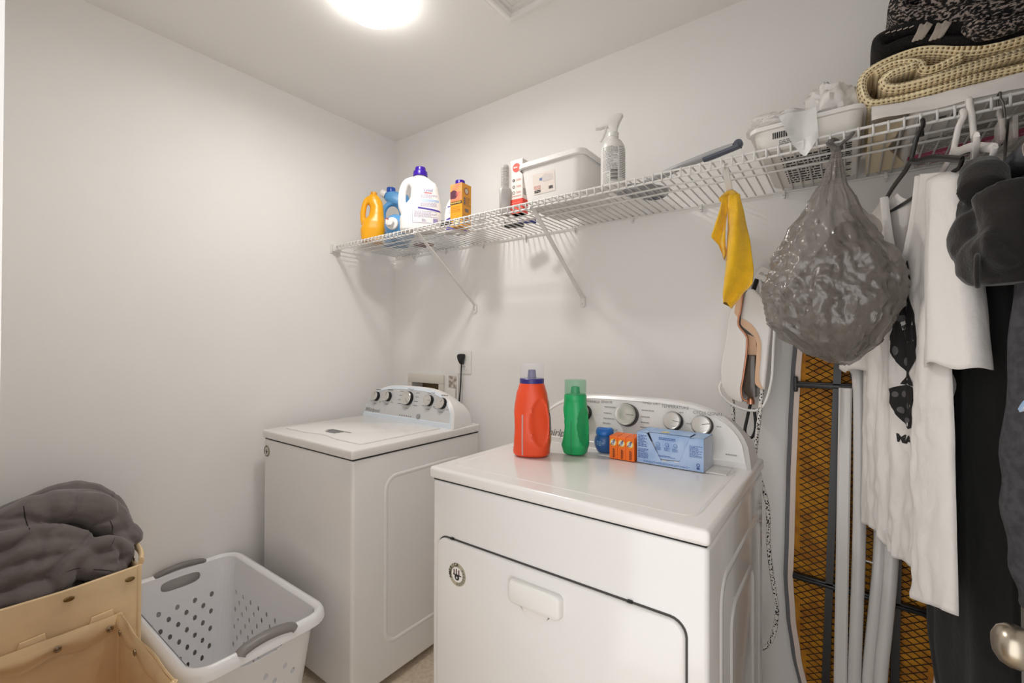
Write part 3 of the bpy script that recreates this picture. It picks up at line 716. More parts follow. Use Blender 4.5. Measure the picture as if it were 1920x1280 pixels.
def white_bottle():
    t = thing('sanitizer_bottle', 'white bottle with purple wave label, half behind the orange carton', 'bottle', (-1.528, 1.600, SZ), 52)
    tab = [(0, 0, .050, .034, 3), (.005, 0, .056, .040, 3), (.08, 0, .056, .040, 3), (.13, .004, .052, .038, 2.8), (.18, .014, .038, .032, 2.4), (.215, .020, .027, .026, 2.1), (.235, .020, .020, .020, 2)]
    loops = []
    for i in range(41):
        z = .235*i/40; cx, a, b, p = interp(tab, z); loops.append(superloop(cx, 0, z, a, b, p, 40))
    body = loft(loops); o = obj('bottle_body', body, MATS['white_hdpe'], t, 50)
    obj('cap', mv(ribbed_cap(.0235, .026), .020, 0, .232), MATS['purple_plastic'], t, 35)
    F = (0, 1, 0)
    wv = grid(lambda u, v: (-.056+.108*u, 0, .006+(.050+.022*math.sin(u*2.4))*v), 20, 8)
    obj('label_wave', wrap(wv, body, F), mat('wave_purple', (.27, .22, .66), .4, color2=(.45, .42, .80), vscale=16), o, 0)
    obj('label_line', wrap(grid(lambda u, v: (-.05+.10*u, 0, .115+.010*u+.006*v), 16, 1), body, F), mat('label_purple_ink', (.3, .24, .62)), o, 0)
    obj('label_print', wrap(rows(-.040, .045, .085, .105, 3, 31, .5), body, F), mat('label_lilac_ink', (.66, .62, .76)), o, 0)
white_bottle()
def orange_carton():
    t = thing('baking_soda_box', 'tall orange carton with sunset picture, on the shelf by the white jug', 'box', (-1.400, 1.505, SZ), 3)
    w, d, h = .070, .066, .196
    om = mat('amber_card', (.93, .64, .16), .45); o = obj('carton', box(-w, 0, 0, d, 0, h, .0008, 1), om, t, 0)
    # the left (front) face: picture, dark band, text
    F1 = lambda vf: mv(vf, 0, -.0008, 0)
    obj('picture', F1(quad(-w, 0, h*.60, h)), mat('sunset_print', (.90, .52, .40), .5, color2=(.85, .62, .35), vscale=22), o, 0)
    sil = [(-w*.98, h*.66), (-w*.55, h*.655), (-w*.40, h*.70), (-w*.35, h*.78), (-w*.55, h*.84), (-w*.75, h*.86), (-w*.98, h*.82)]
    obj('picture_shape', ([(a, -.0012, b) for a, b in sil], [tuple(range(len(sil)))]), mat('plum_print', (.36, .19, .26), .5), o, 0)
    obj('picture_text', mv(rows(-w*.5, -w*.08, h*.70, h*.80, 3, 3, .6, .008, .002), 0, -.0013, 0), mat('pink_print', (.86, .40, .45), .5), o, 0)
    obj('band', F1(quad(-w, 0, h*.52, h*.585)), mat('band_dark', (.27, .24, .22), .5), o, 0)
    obj('band_text', mv(rows(-w*.95, -w*.1, h*.535, h*.575, 1, 3, .6, .009, .002), 0, -.0013, 0), mat('band_gold', (.9, .75, .4), .5), o, 0)
    obj('face_text', F1(join(rows(-w*.9, -w*.15, h*.33, h*.48, 4, 6, .35, .008, .002))), mat('brown_soft', (.75, .50, .12), .5), o, 0)
    obj('seal', F1(disc(-w*.5, h*.09, .017)), mat('cream_print', (.93, .86, .66), .5), o, 0)
    # the right face
    M = Matrix.Translation((.0008, 0, 0)) @ Matrix.Rotation(R(90), 4, 'Z')
    obj('emblem', tr(disc(d*.46, h*.83, .0165, 24), M), mat('emblem_rust', (.72, .42, .28), .5), o, 0)
    obj('emblem_core', tr(mv(disc(d*.46, h*.83, .0115, 24), 0, -.0004, 0), M), mat('emblem_pale', (.85, .80, .72), .5), o, 0)
    obj('side_blocks', tr(join(quad(d*.18, d*.36, h*.50, h*.68), quad(d*.3, d*.7, h*.34, h*.42)), M), mat('block_grey', (.55, .46, .44), .5), o, 0)
    obj('side_print', tr(join(rows(d*.42, d*.9, h*.48, h*.70, 8, 2, .5, .006, .0015), rows(d*.12, d*.9, h*.08, h*.28, 8, 4, .4, .006, .0015)), M), mat('block_brown', (.66, .48, .30), .5), o, 0)
orange_carton()
def silver_bottle():
    t = thing('silver_bottle', 'slim silver-grey bottle with ribbed cap, beside the red and white box', 'bottle', (-1.143, 1.490, SZ), 40)
    g = mat('silver_plastic', (.72, .71, .70), .35, metal=.35)
    obj('bottle_body', loft([superloop(0, 0, z, a, b, 4, 36) for z, a, b in ((0, .022, .017), (.003, .024, .019), (.100, .024, .019), (.106, .022, .018), (.110, .019, .016))]), g, t, 40)
    L = []
    for i in range(8):
        z = .110+i*.011
        L += [superloop(0, 0, z, .0175, .0155, 3, 36), superloop(0, 0, z+.008, .0178, .0158, 3, 36), superloop(0, 0, z+.0095, .0165, .0145, 3, 36)]
    L += [superloop(0, 0, .199, .0165, .0145, 3, 36), superloop(0, 0, .206, .013, .011, 2.4, 36), superloop(0, 0, .208, .008, .006, 2, 36)]
    obj('ribbed_cap', loft(L), mat('silver_cap', (.78, .77, .76), .3, metal=.4), t, 30)
silver_bottle()
def red_white_box():
    t = thing('tall_carton', 'tall white carton with red base and red round emblem, on the shelf', 'box', (-1.062, 1.500, SZ), 1)
    w, d, h = .060, .038, .222
    o = obj('carton', box(-w, 0, 0, d, .0, h, .0008, 1), mat('white_card', (.91, .885, .86), .45), t, 0)
    rm = mat('coral_red', (.90, .30, .24), .45)
    obj('red_base', box(-w-.0006, .0006, -.0006, d+.0006, 0, h*.27, .0005, 1), rm, o, 0)
    obj('emblem', mv(disc(-w*.5, h*.85, .0185), 0, -.0012, 0), rm, o, 0)
    obj('emblem_text', mv(rows(-w*.72, -w*.28, h*.84, h*.87, 1, 9, .8, .008, .002), 0, -.0016, 0), M_paper, o, 0)
    obj('icons', mv(join(disc(-w*.72, h*.62, .006, 14, .003), disc(-w*.72, h*.50, .006, 14, .004), disc(-w*.72, h*.39, .0065, 14, .005)), 0, -.0012, 0), M_inkd, o, 0)
    tag(obj('icon_text', mv(join(rows(-w*.5, -w*.12, h*.60, h*.645, 2, 3, .5, .005, .0015), rows(-w*.5, -w*.12, h*.48, h*.52, 2, 4, .5, .005, .0015), rows(-w*.5, -w*.12, h*.37, h*.41, 2, 5, .5, .005, .0015), rows(-w*.85, -w*.1, h*.31, h*.34, 2, 6, .4, .006, .001)), 0, -.0012, 0), mat('rose_ink', (.84, .60, .56), .5), o, 0), kind='stuff')
    obj('base_text', mv(rows(-w*.88, -w*.15, h*.06, h*.22, 4, 7, .35, .007, .002), 0, -.0014, 0), mat('pale_red', (.96, .52, .46), .5), o, 0)
    M = Matrix.Translation((.0012, 0, 0)) @ Matrix.Rotation(R(90), 4, 'Z')
    obj('side_emblem', tr(disc(d*.5, h*.88, .013), M), rm, o, 0)
    obj('side_text', tr(rows(d*.15, d*.85, h*.34, h*.46, 5, 8, .5, .005, .0015), M), M_ink, o, 0)
red_white_box()
def storage_bin():
    t = thing('storage_bin', 'translucent plastic storage bin with white lid, on the shelf', 'storage bin', (-.900, 1.585, SZ), -1)
    pl = mat('frosted_plastic', (.95, .94, .93), .3, alpha=.90, bump=.05, bscale=60)
    def ring(w, d, z, r=.035): return [(a, b, z) for a, b in rrect(-w, w, -d, d, r, 5)]
    L = [ring(.118, .118, .002), ring(.122, .122, .006), ring(.140, .138, .150), ring(.142, .140, .150), ring(.142, .140, .156)]
    I = [ring(.138, .136, .150), ring(.119, .119, .0085)]
    obj('bin_body', join(loft(L, True, False), loft(I, False, True)), pl, t, 35)
    lid = [ring(.146, .144, .148), ring(.150, .148, .152), ring(.150, .148, .166), ring(.145, .143, .172), ring(.136, .134, .172), ring(.132, .130, .166)]
    obj('lid', loft(lid, False, True), mat('lid_white', (.91, .905, .90), .35), t, 35)
    # paper label on the front
    k = .014/.144
    def onf(vf): return [(p[0], -.122-(p[2]-.006)*.111-.0012+p[1], p[2]) for p in vf[0]], vf[1]
    lb = obj('label', onf(quad(-.078, .022, .042, .118)), mat('label_white', (.90, .86, .83), .5), t, 0)
    obj('label_picture', onf(mv(([(-.045, 0, .098), (-.030, 0, .083), (.015, 0, .086), (.012, 0, .106), (-.02, 0, .112)], [(0, 1, 2, 3, 4)]), 0, -.0006, 0)), mat('label_picture_grey', (.83, .80, .79), .5), lb, 0)
    obj('label_blue_mark', onf(mv(quad(-.046, -.034, .090, .100), 0, -.001, 0)), mat('label_steel_blue', (.45, .52, .68), .5), lb, 0)
    fr = join(quad(-.072, -.044, .0715, .0728), quad(-.072, -.044, .0610, .0623), quad(-.0725, -.0712, .061, .0728), quad(-.0448, -.0435, .061, .0728), mv(text_vf('Sterilite', .0075), -.058, 0, .067))
    obj('label_logo', onf(mv(fr, 0, -.0008, 0)), mat('label_coral', (.84, .38, .36), .5), lb, 0)
    obj('label_print', onf(mv(join(rows(-.072, -.044, .047, .058, 2, 3, .7, .006, .001), rows(-.006, .012, .052, .064, 1, 3, .95, .002, .0012)), 0, -.0008, 0)), M_inkd, lb, 0)
storage_bin()
def spray_bottle():
    t = thing('spray_bottle', 'white trigger spray bottle with printed back label, on the shelf', 'spray bottle', (-.655, 1.470, SZ), 16)
    tab = [(0, .036, .034, 2), (.004, .0415, .0395, 2), (.02, .042, .040, 2), (.13, .042, .040, 2), (.150, .039, .037, 2), (.166, .030, .029, 2), (.174, .020, .020, 2), (.186, .0165, .0165, 2)]
    body = bottle_body(tab, 48, 60)
    o = obj('bottle_body', body, mat('white_gloss_plastic', (.90, .895, .885), .3), t, 50)
    F = (0, 1, 0)
    obj('label_print', wrap(join(rows(-.030, .022, .100, .140, 9, 41, .45, .006, .0015), rows(-.030, .022, .055, .098, 10, 42, .45, .006, .0015), rows(-.030, -.008, .012, .052, 10, 43, .4, .005, .0015)), body, F), mat('label_grey_ink', (.56, .55, .53), .5), o, 0)
    bars = [quad(-.003, .021, .020+i*.0042, .020+i*.0042+(.0027 if i % 3 else .0017), 6, 1) for i in range(9)]
    obj('barcode', wrap(join(*bars), body, F), mat('barcode_brown', (.36, .34, .31), .5), o, 0)
    obj('side_print', wrap(tr(rows(-.016, .014, .03, .14, 18, 44, .4, .005, .0015), Matrix.Rotation(R(62), 4, 'Z')), body, (-math.sin(R(62)), math.cos(R(62)), 0)), MATS['label_grey_ink'], o, 0)
    obj('neck_collar', mv(lathe([(.0175, 0), (.0195, .001), (.0195, .014), (.017, .017)], 28), 0, 0, .182), M_wplas, t, 35)
    head = [(-.012, .196), (.014, .196), (.016, .215), (.022, .232), (.034, .254), (.032, .260), (.014, .262), (-.006, .256), (-.028, .240), (-.050, .232), (-.052, .222), (-.046, .219), (-.030, .222), (-.016, .222), (-.012, .212)]
    obj('spray_head', prism(head, -.012, .012, 'xz', .004, 2), M_wplas, t, 35)
    obj('nozzle', mv(rot(lathe([(.009, 0), (.009, .010), (.003, .011)], 16), 'Y', -90), -.050, 0, .2265), M_wplas, t, 35)
    trg = [(-.020, .222), (-.028, .222), (-.033, .205), (-.040, .185), (-.045, .176), (-.040, .174), (-.031, .188), (-.024, .206)]
    obj('trigger', prism(trg, -.007, .007, 'xz', .002, 2), M_wplas, t, 35)
spray_bottle()
def long_tool():
    t = thing('scrubbing_brush', 'grey plastic tool with flat head and long handle, lying on the shelf', 'brush', (-.55, 1.55, SZ))
    g = mat('grey_plastic', (.66, .66, .67), .35); dk = mat('slate_plastic', (.33, .35, .40), .35)
    z = SZ
    hd = catmull([(-.665, 1.52, z+.012), (-.64, 1.58, z+.012), (-.585, 1.665, z+.012), (-.545, 1.665, z+.012), (-.51, 1.615, z+.012), (-.545, 1.545, z+.012), (-.60, 1.50, z+.012), (-.665, 1.52, z+.012)], 5)[:-1]
    obj('head', prism([(p.x, p.y) for p in hd], z+.0005, z+.022, 'xy', .004, 2), g, t, 35, True)
    for (cx, cy, s) in ((-.625, 1.545, 1.0), (-.565, 1.645, 1.25)):
        obj('rubber_pad', mv(loft([superloop(0, 0, q, .024*s, .012*s, 2.4, 24) for q in (.0002, .003)]), cx, cy, z-.0006), dk, t, 35, True)
    path = catmull([(-.60, 1.535, z+.014), (-.52, 1.490, z+.014), (-.42, 1.445, z+.018), (-.32, 1.425, z+.028), (-.262, 1.420, z+.034)], 6)
    obj('handle', tube(path, [.010+.004*math.sin(i/len(path)*3) for i in range(len(path))], 14, True, (.7, 1.2)), g, t, 60, True)
    obj('grip', join(tube(catmull([(-.345, 1.428, z+.016), (-.30, 1.423, z+.022), (-.262, 1.420, z+.028), (-.245, 1.418, z+.031)]), [.011]*18+[.0135], 14, True, (.7, 1.2)), mv(rot(lathe([(.010, -.010), (.012, -.007), (.012, .007), (.010, .010)], 24), 'X', 90), -.250, 1.419, z+.036)), dk, t, 50, True)
long_tool()
def small_items():
    a = obj('red_notepad', box(-1.905, -1.815, 1.66, 1.73, SZ, SZ+.012, .002), mat('maroon_card', (.45, .16, .15), .6), None, 30); tag(a, 'small maroon packet lying behind the white jug on the shelf', 'packet')
    t = thing('black_clip', 'small black clip on the shelf between the white jug and the orange carton', 'clip', (-1.452, 1.455, SZ))
    obj('jaw', prism([(-.03, 0), (.03, 0), (.034, .008), (.012, .014), (-.012, .014), (-.032, .008)], -.008, .008, 'xz', .002), M_black, t, 30)
    obj('lever', join(rot(box(-.028, .028, -.006, .006, .014, .018, .001), 'Y', 8)), M_black, t, 30)
    t = thing('blue_clothes_peg', 'dark blue peg lying on the shelf behind the red and white box', 'clothes peg', (-1.135, 1.64, SZ), 35)
    for s in (-1, 1): obj('leg', tr(box(-.04, .04, -.005, .005, .0, .010, .002), Matrix.Translation((0, s*.008, 0)) @ Matrix.Rotation(R(6*s), 4, 'Z')), mat('peg_blue', (.13, .20, .55), .4), t, 30)
    obj('spring', mv(rot(lathe([(.007, -.008), (.007, .008)], 14), 'X', 90), 0, 0, .008), M_chrome, t, 30)
    t = thing('black_gadget', 'small black gadget lying behind the silver bottle on the shelf', 'gadget', (-1.225, 1.665, SZ), 20)
    obj('shell', prism(rrect(-.045, .045, -.02, .02, .012), .0, .022, 'xy', .004), M_black, t, 35)
    obj('window', box(-.03, .005, -.012, .012, .0218, .0228, .0003), mat('smoke', (.3, .3, .32), .2), t, 0)
small_items()

# ------------------------------------------------------------------ laundry basket
def laundry_basket():
    t = thing('laundry_basket', 'white plastic laundry basket with round holes and grey handles', 'basket', (-1.85, .69, 0))
    wm = mat('basket_white', (.90, .90, .91), .32); gm = mat('handle_grey', (.50, .485, .475), .42)
    H = .425; X0, X1, Y0, Y1 = -2.212, -1.490, .500, .885; bi = .055; rad = .055
    def rectpt(v): q = 1-v; k = bi*q; return X0+k, X1-k, Y0+k*.75, Y1-k*.75
    def P(side, u, v, k=0):
        x0, x1, y0, y1 = rectpt(v); e = .0032*k; x0, x1, y0, y1 = x0+e, x1-e, y0+e, y1-e; z = .004+(H-.004)*v
        bulge = 0
        r_ = rad-e
        if side == 0: return (x0+r_+(x1-x0-2*r_)*u, y0, z)
        if side == 1: return (x1, y0+r_+(y1-y0-2*r_)*u, z)
        if side == 2: return (x1-r_-(x1-x0-2*r_)*u, y1, z)
        return (x0, y1-r_-(y1-y0-2*r_)*u, z)
    def corner(side, a, v, k=0):
        rad_ = rad; x0, x1, y0, y1 = rectpt(v); e = .0032*k; z = .004+(H-.004)*v
        cx, cy, b = ((x1-rad, y0+rad, -90), (x1-rad, y1-rad, 0), (x0+rad, y1-rad, 90), (x0+rad, y0+rad, 180))[side]
        return (cx+(rad-e)*math.cos(R(b+90*a)), cy+(rad-e)*math.sin(R(b+90*a)), z)
    V = []; F = []
    def cell(fn, u0, u1, v0, v1, hole=None):
        um, vm, du, dv = (u0+u1)/2, (v0+v1)/2, (u1-u0)/2, (v1-v0)/2
        for k in (0, 1):
            if not hole:
                o = len(V); V.extend([fn(u0, v0, k), fn(u1, v0, k), fn(u1, v1, k), fn(u0, v1, k)]); F.append((o, o+1, o+2, o+3)); continue
            hw, hh, p = hole; n = 16; o = len(V)
            sq = [(1, 0), (1, .5), (1, 1), (.5, 1), (0, 1), (-.5, 1), (-1, 1), (-1, .5), (-1, 0), (-1, -.5), (-1, -1), (-.5, -1), (0, -1), (.5, -1), (1, -1), (1, -.5)]
            V.extend([fn(um+du*a, vm+dv*b, k) for a, b in sq])
            for i in range(n):
                a = 2*math.pi*i/n; c, q = math.cos(a), math.sin(a)
                V.append(fn(um+du*hw*math.copysign(abs(c)**(2/p), c), vm+dv*hh*math.copysign(abs(q)**(2/p), q), k))
            for i in range(n): F.append((o+i, o+(i+1) % n, o+n+(i+1) % n, o+n+i))
        if hole:
            o2 = len(V)-n; o1 = o2-2*n
            for i in range(n): F.append((o1+i, o1+(i+1) % n, o2+(i+1) % n, o2+i))
    rowsv = 10
    for side in range(4):
        fn = lambda u, v, k=0, s=side: P(s, u, v, k)
        short = side in (1, 3); nc = 8 if short else 17
        top = .80
        for r in range(rowsv):
            v0, v1 = top*r/rowsv, top*(r+1)/rowsv
            for c in range(nc):
                hole = (c+r) % 2 == 0 and 1 <= r <= 8
                cell(fn, c/nc, (c+1)/nc, v0, v1, (.50, .64, 2.0) if hole else None)
        if short:
            cell(fn, 0, .22, top, 1); cell(fn, .78, 1, top, 1); cell(fn, .22, .78, top, 1, (.93, .52, 3.2))
        else: cell(fn, 0, 1, top, 1)
        for k in range(6):
            for v0, v1 in ((0, .4), (.4, .8), (.8, 1)): cell(lambda u, v, q=0, s=side: corner(s, u, v, q), k/6, (k+1)/6, v0, v1)
    x0, x1, y0, y1 = rectpt(0)
    obj('basket_wall', (V, F), wm, t, 0, True)
    obj('basket_floor', prism(rrect(x0, x1, y0, y1, rad-.004, 5), .002, .008, 'xy'), wm, t, 0, True)
    # rolled rim
    prof = [(-.002, -.004), (.004, .006), (.014, .010), (.024, .006), (.031, -.006), (.034, -.024), (.031, -.024), (.026, -.006), (.012, .004), (.001, -.008)]
    per = []
    x0, x1, y0, y1 = rectpt(1)
    for side in range(4):
        cx, cy, bb = ((x1-rad, y0+rad, -90), (x1-rad, y1-rad, 0), (x0+rad, y1-rad, 90), (x0+rad, y0+rad, 180))[side]
        for k in range(9):
            a = R(bb+90*k/8); per.append((cx, cy, math.cos(a), math.sin(a)))
    loops = [[(cx+(rad+o)*c, cy+(rad+o)*s, H+z) for o, z in prof] for cx, cy, c, s in per]; loops.append(loops[0])
    obj('rim', loft(loops, False, False), wm, t, 40, True)
    for xs, sg in ((X1+.016, 1), (X0-.016, -1)):
        ym = (Y0+Y1)/2+.005
        path = catmull([(xs+sg*.004, ym-.085, H-.004), (xs, ym-.075, H+.005), (xs-sg*.002, ym-.04, H+.013), (xs-sg*.002, ym, H+.016), (xs-sg*.002, ym+.04, H+.013), (xs, ym+.075, H+.005), (xs+sg*.004, ym+.085, H-.004)], 5)
        obj('handle', tube(path, .0165, 14, True, (.75, 1.1)), gm, t, 60, True)
laundry_basket()

# ------------------------------------------------------------------ canvas hampers and the comforter
CANV = mat('tan_canvas', (.90, .80, .64), .85, var=.05, vscale=9, bump=.25, bscale=700, bdist=.001)
def canvas_panel(a, b, z0, z1, th=.006, wob=.006, seed=0, out=(0, 0)):
    """upright cloth panel from plan point a to b"""
    A = Vector((a[0], a[1], 0)); B = Vector((b[0], b[1], 0)); d = (B-A).normalized(); n = Vector((-d.y, d.x, 0))
    def S(u, v, k):
        w = wob*math.sin(math.pi*u)*(noise.noise(Vector((u*3+seed, v*3, seed*1.7)))+.4*math.sin(3*math.pi*v))
        sag = -.008*math.sin(math.pi*u)*v
        return A.lerp(B, u)+n*(w+k*th)+Vector((0, 0, z0+(z1-z0)*v+sag))
    f = grid(lambda u, v: S(u, v, 0), 16, 12); g = grid(lambda u, v: S(u, v, 1), 16, 12)
    e = loft([[S(i/16, 1, 0) for i in range(17)], [S(i/16, 1, .5)+Vector((0, 0, .004)) for i in range(17)], [S(i/16, 1, 1) for i in range(17)]], False, False, False)
    s = [loft([[S(q, i/12, 0) for i in range(13)], [S(q, i/12, 1) for i in range(13)]], False, False, False) for q in (0, 1)]
    return join(f, g, e, *s)
def rivet(t, x, y, z, ax, r=.0085):
    m = mat('rivet_metal', (.62, .56, .48), .3, metal=.9)
    v = lathe([(r, 0), (r, .0015), (r*.7, .0028), (r*.5, .0015), (r*.3, .0028), (.0005, .003)], 20)
    v = tr(v, Matrix.Rotation(R(90), 4, 'Y')) if ax == '+x' else rot(v, 'X', 90)
    obj('rivet', mv(v, x, y, z), m, t, 35, True)
def hamper(name, label, x0, x1, y0, y1, h, seed, hem):
    t = thing(name, label, 'hamper', ((x0+x1)/2, (y0+y1)/2, 0), 0, 'tan canvas hampers')
    obj('panel', canvas_panel((x1, y0), (x1, y1), .004, h, seed=seed), CANV, t, 50, True)
    obj('panel', canvas_panel((x1, y1), (x0, y1), .004, h, seed=seed+1, wob=.010), CANV, t, 50, True)
    obj('panel', canvas_panel((x0, y1), (x0, y0), .004, h, seed=seed+2, wob=.003), CANV, t, 50, True)
    obj('panel', canvas_panel((x0, y0), (x1, y0), .004, h, seed=seed+3), CANV, t, 50, True)
    obj('bottom', box(x0+.004, x1-.004, y0+.004, y1-.004, .002, .008), CANV, t, 0, True)
    for x in (x0+.004, x1-.004):
        for y in (y0+.004, y1-.004):
            obj('corner_seam', tube([(x, y, .01), (x, y, h*.5), (x, y, h+.001)], .007, 10), CANV, t, 60, True)
    if hem:   # folded hem band on the inside
        def band(a, b, nx, ny, sd):
            def S(u, v):
                z = h+.004-(.060+.008*noise.noise(Vector((u*6+sd, 0, 0)))+.004*math.sin(u*17+sd))*v
                k = .009+.006*math.sin(math.pi*v)+.004*noise.noise(Vector((u*5, v*3, sd)))
                return (a[0]+(b[0]-a[0])*u+nx*k, a[1]+(b[1]-a[1])*u+ny*k, z)
            return grid(S, 30, 8)
        obj('hem', band((x0, y0), (x0, y1), 1, 0, 1), CANV, t, 60, True)
        obj('hem', band((x0, y1), (x1, y1), 0, -1, 4), CANV, t, 60, True)
    return t
t = hamper('canvas_hamper', 'tall tan canvas hamper holding the charcoal comforter', -2.236, -1.778, .055, .452, .668, 3, False)
for y in (.289, .425):
    o = obj('eyelet', tr(lathe([(.012, 0), (.012, .002), (.008, .003), (.007, .001)], 20), Matrix.Translation((-1.776, y, .636)) @ Matrix.Rotation(R(90), 4, 'Y') @ Matrix.Scale(.55, 4, (1, 0, 0))), mat('eyelet_brass', (.55, .46, .30), .35, metal=.9), t, 40, True)
obj('folded_corner', tube(catmull([(-1.80, .458, .672), (-1.84, .468, .684), (-1.90, .470, .690), (-1.97, .468, .684)]), [.012]*18+[.01], 10, True, (1.2, .6)), CANV, t, 60, True)
rivet(t, -1.83, .448, .676, 'y', .008)
t = hamper('canvas_hamper', 'shorter empty tan canvas hamper in the front left corner', -1.766, -1.30, .055, .402, .548, 11, True)
for y in (.262, .372): rivet(t, -1.744, y, .522, '+x')
for x in (-1.70, -1.56): rivet(t, x, .385, .520, 'y')
for y in (.215, .358):
    obj('tab', prism([(y-.03, .535), (y+.03, .535), (y+.026, .566), (y-.022, .562)], -1.775, -1.768, 'yz', .002), CANV, t, 30, True)
def comforter():
    rl = [
        ([(-1.93, .165, .80), (-1.93, .201, .845), (-1.93, .255, .862), (-1.93, .312, .862), (-1.93, .374, .830), (-1.92, .425, .750), (-1.90, .44, .69)], .058),
        ([(-2.06, .15, .80), (-2.08, .30, .850), (-2.08, .37, .842), (-2.06, .42, .80), (-2.04, .445, .72), (-2.02, .45, .66)], .055),
        ([(-1.86, .326, .745), (-1.86, .374, .745), (-1.86, .415, .728), (-1.87, .432, .690), (-1.86, .415, .662), (-1.86, .380, .668)], .026),
        ([(-1.85, .285, .62), (-1.835, .281, .680), (-1.84, .295, .722), (-1.85, .324, .728), (-1.845, .342, .685), (-1.84, .385, .655), (-1.85, .425, .655)], .033),
        ([(-1.86, .31, .70), (-1.85, .36, .700), (-1.85, .405, .69)], .026),
        ([(-1.88, .10, .815), (-1.88, .166, .820), (-1.88, .227, .822), (-1.88, .282, .805), (-1.89, .347, .760)], .026),
        ([(-1.86, .10, .76), (-1.86, .165, .768), (-1.86, .215, .778), (-1.86, .268, .770), (-1.87, .326, .745)], .027),
        ([(-1.85, .10, .715), (-1.85, .165, .722), (-1.84, .214, .725), (-1.85, .267, .725), (-1.86, .31, .70)], .028),
        ([(-1.84, .10, .66), (-1.84, .164, .667), (-1.83, .214, .670), (-1.84, .260, .660)], .030),
        ([(-2.0, .10, .70), (-2.0, .2, .74), (-2.0, .32, .73), (-2.0, .40, .67)], .10),
        ([(-1.92, .12, .62), (-1.92, .38, .62)], .075), ([(-2.1, .12, .64), (-2.1, .38, .64)], .075),
    ]
    ms = []
    for i, (p, r) in enumerate(rl):
        if r < .04: p = [(a+.014, b, c) for a, b, c in p]
        q = catmull(p, 6)
        ms.append(tube(q, [r*(.90 if r < .06 else .94)*(1+.16*noise.noise(Vector((k*.35, i*3.1, 0)))) * (.75 if k in (0, len(q)-1) else 1) for k in range(len(q))], 14))
    vf = remesh(join(*ms), .0055, 3)
    def fn(p):
        a = noise.noise(p*11)*.005+noise.noise(Vector((p.x*20, p.y*26, p.z*34)))*.004-.010*max(0, .16-abs(noise.noise(Vector((p.x*7, p.y*9+p.z*6, p.z*10-p.y*8)))))/.16
        return Vector((1, .3, .4)).normalized()*a
    vf = displaced(vf, fn)
    t = thing('comforter', 'charcoal grey quilted comforter bundled in the canvas hamper', 'comforter', (-2.0, .26, .56))
    cm = mat('charcoal_cotton', (.40, .37, .365), .8, sheen=.25, bump=.35, bscale=55, bdist=.004, var=.05, vscale=12)
    obj('bundle', vf, cm, t, 180, True)
    for p in ([(.398, .80), (.404, .77), (.392, .745), (.385, .735)], [(.212, .895), (.214, .865), (.22, .835)], [(.270, .700), (.290, .708), (.318, .702)], [(.345, .690), (.365, .680), (.39, .668)], [(.30, .655), (.315, .66), (.335, .64)]):
        q = catmull([(0, a, b) for a, b in p], 6); L = [[(-1.6, c.y-.0012, c.z-.0008), (-1.6, c.y+.0012, c.z+.0008)] for c in q]
        obj('stitching', wrap(loft(L, False, False, False), vf, (-1, 0, 0), .0006, .3), mat('stitch_dark', (.16, .145, .145), .9), t, 0, True)
comforter()

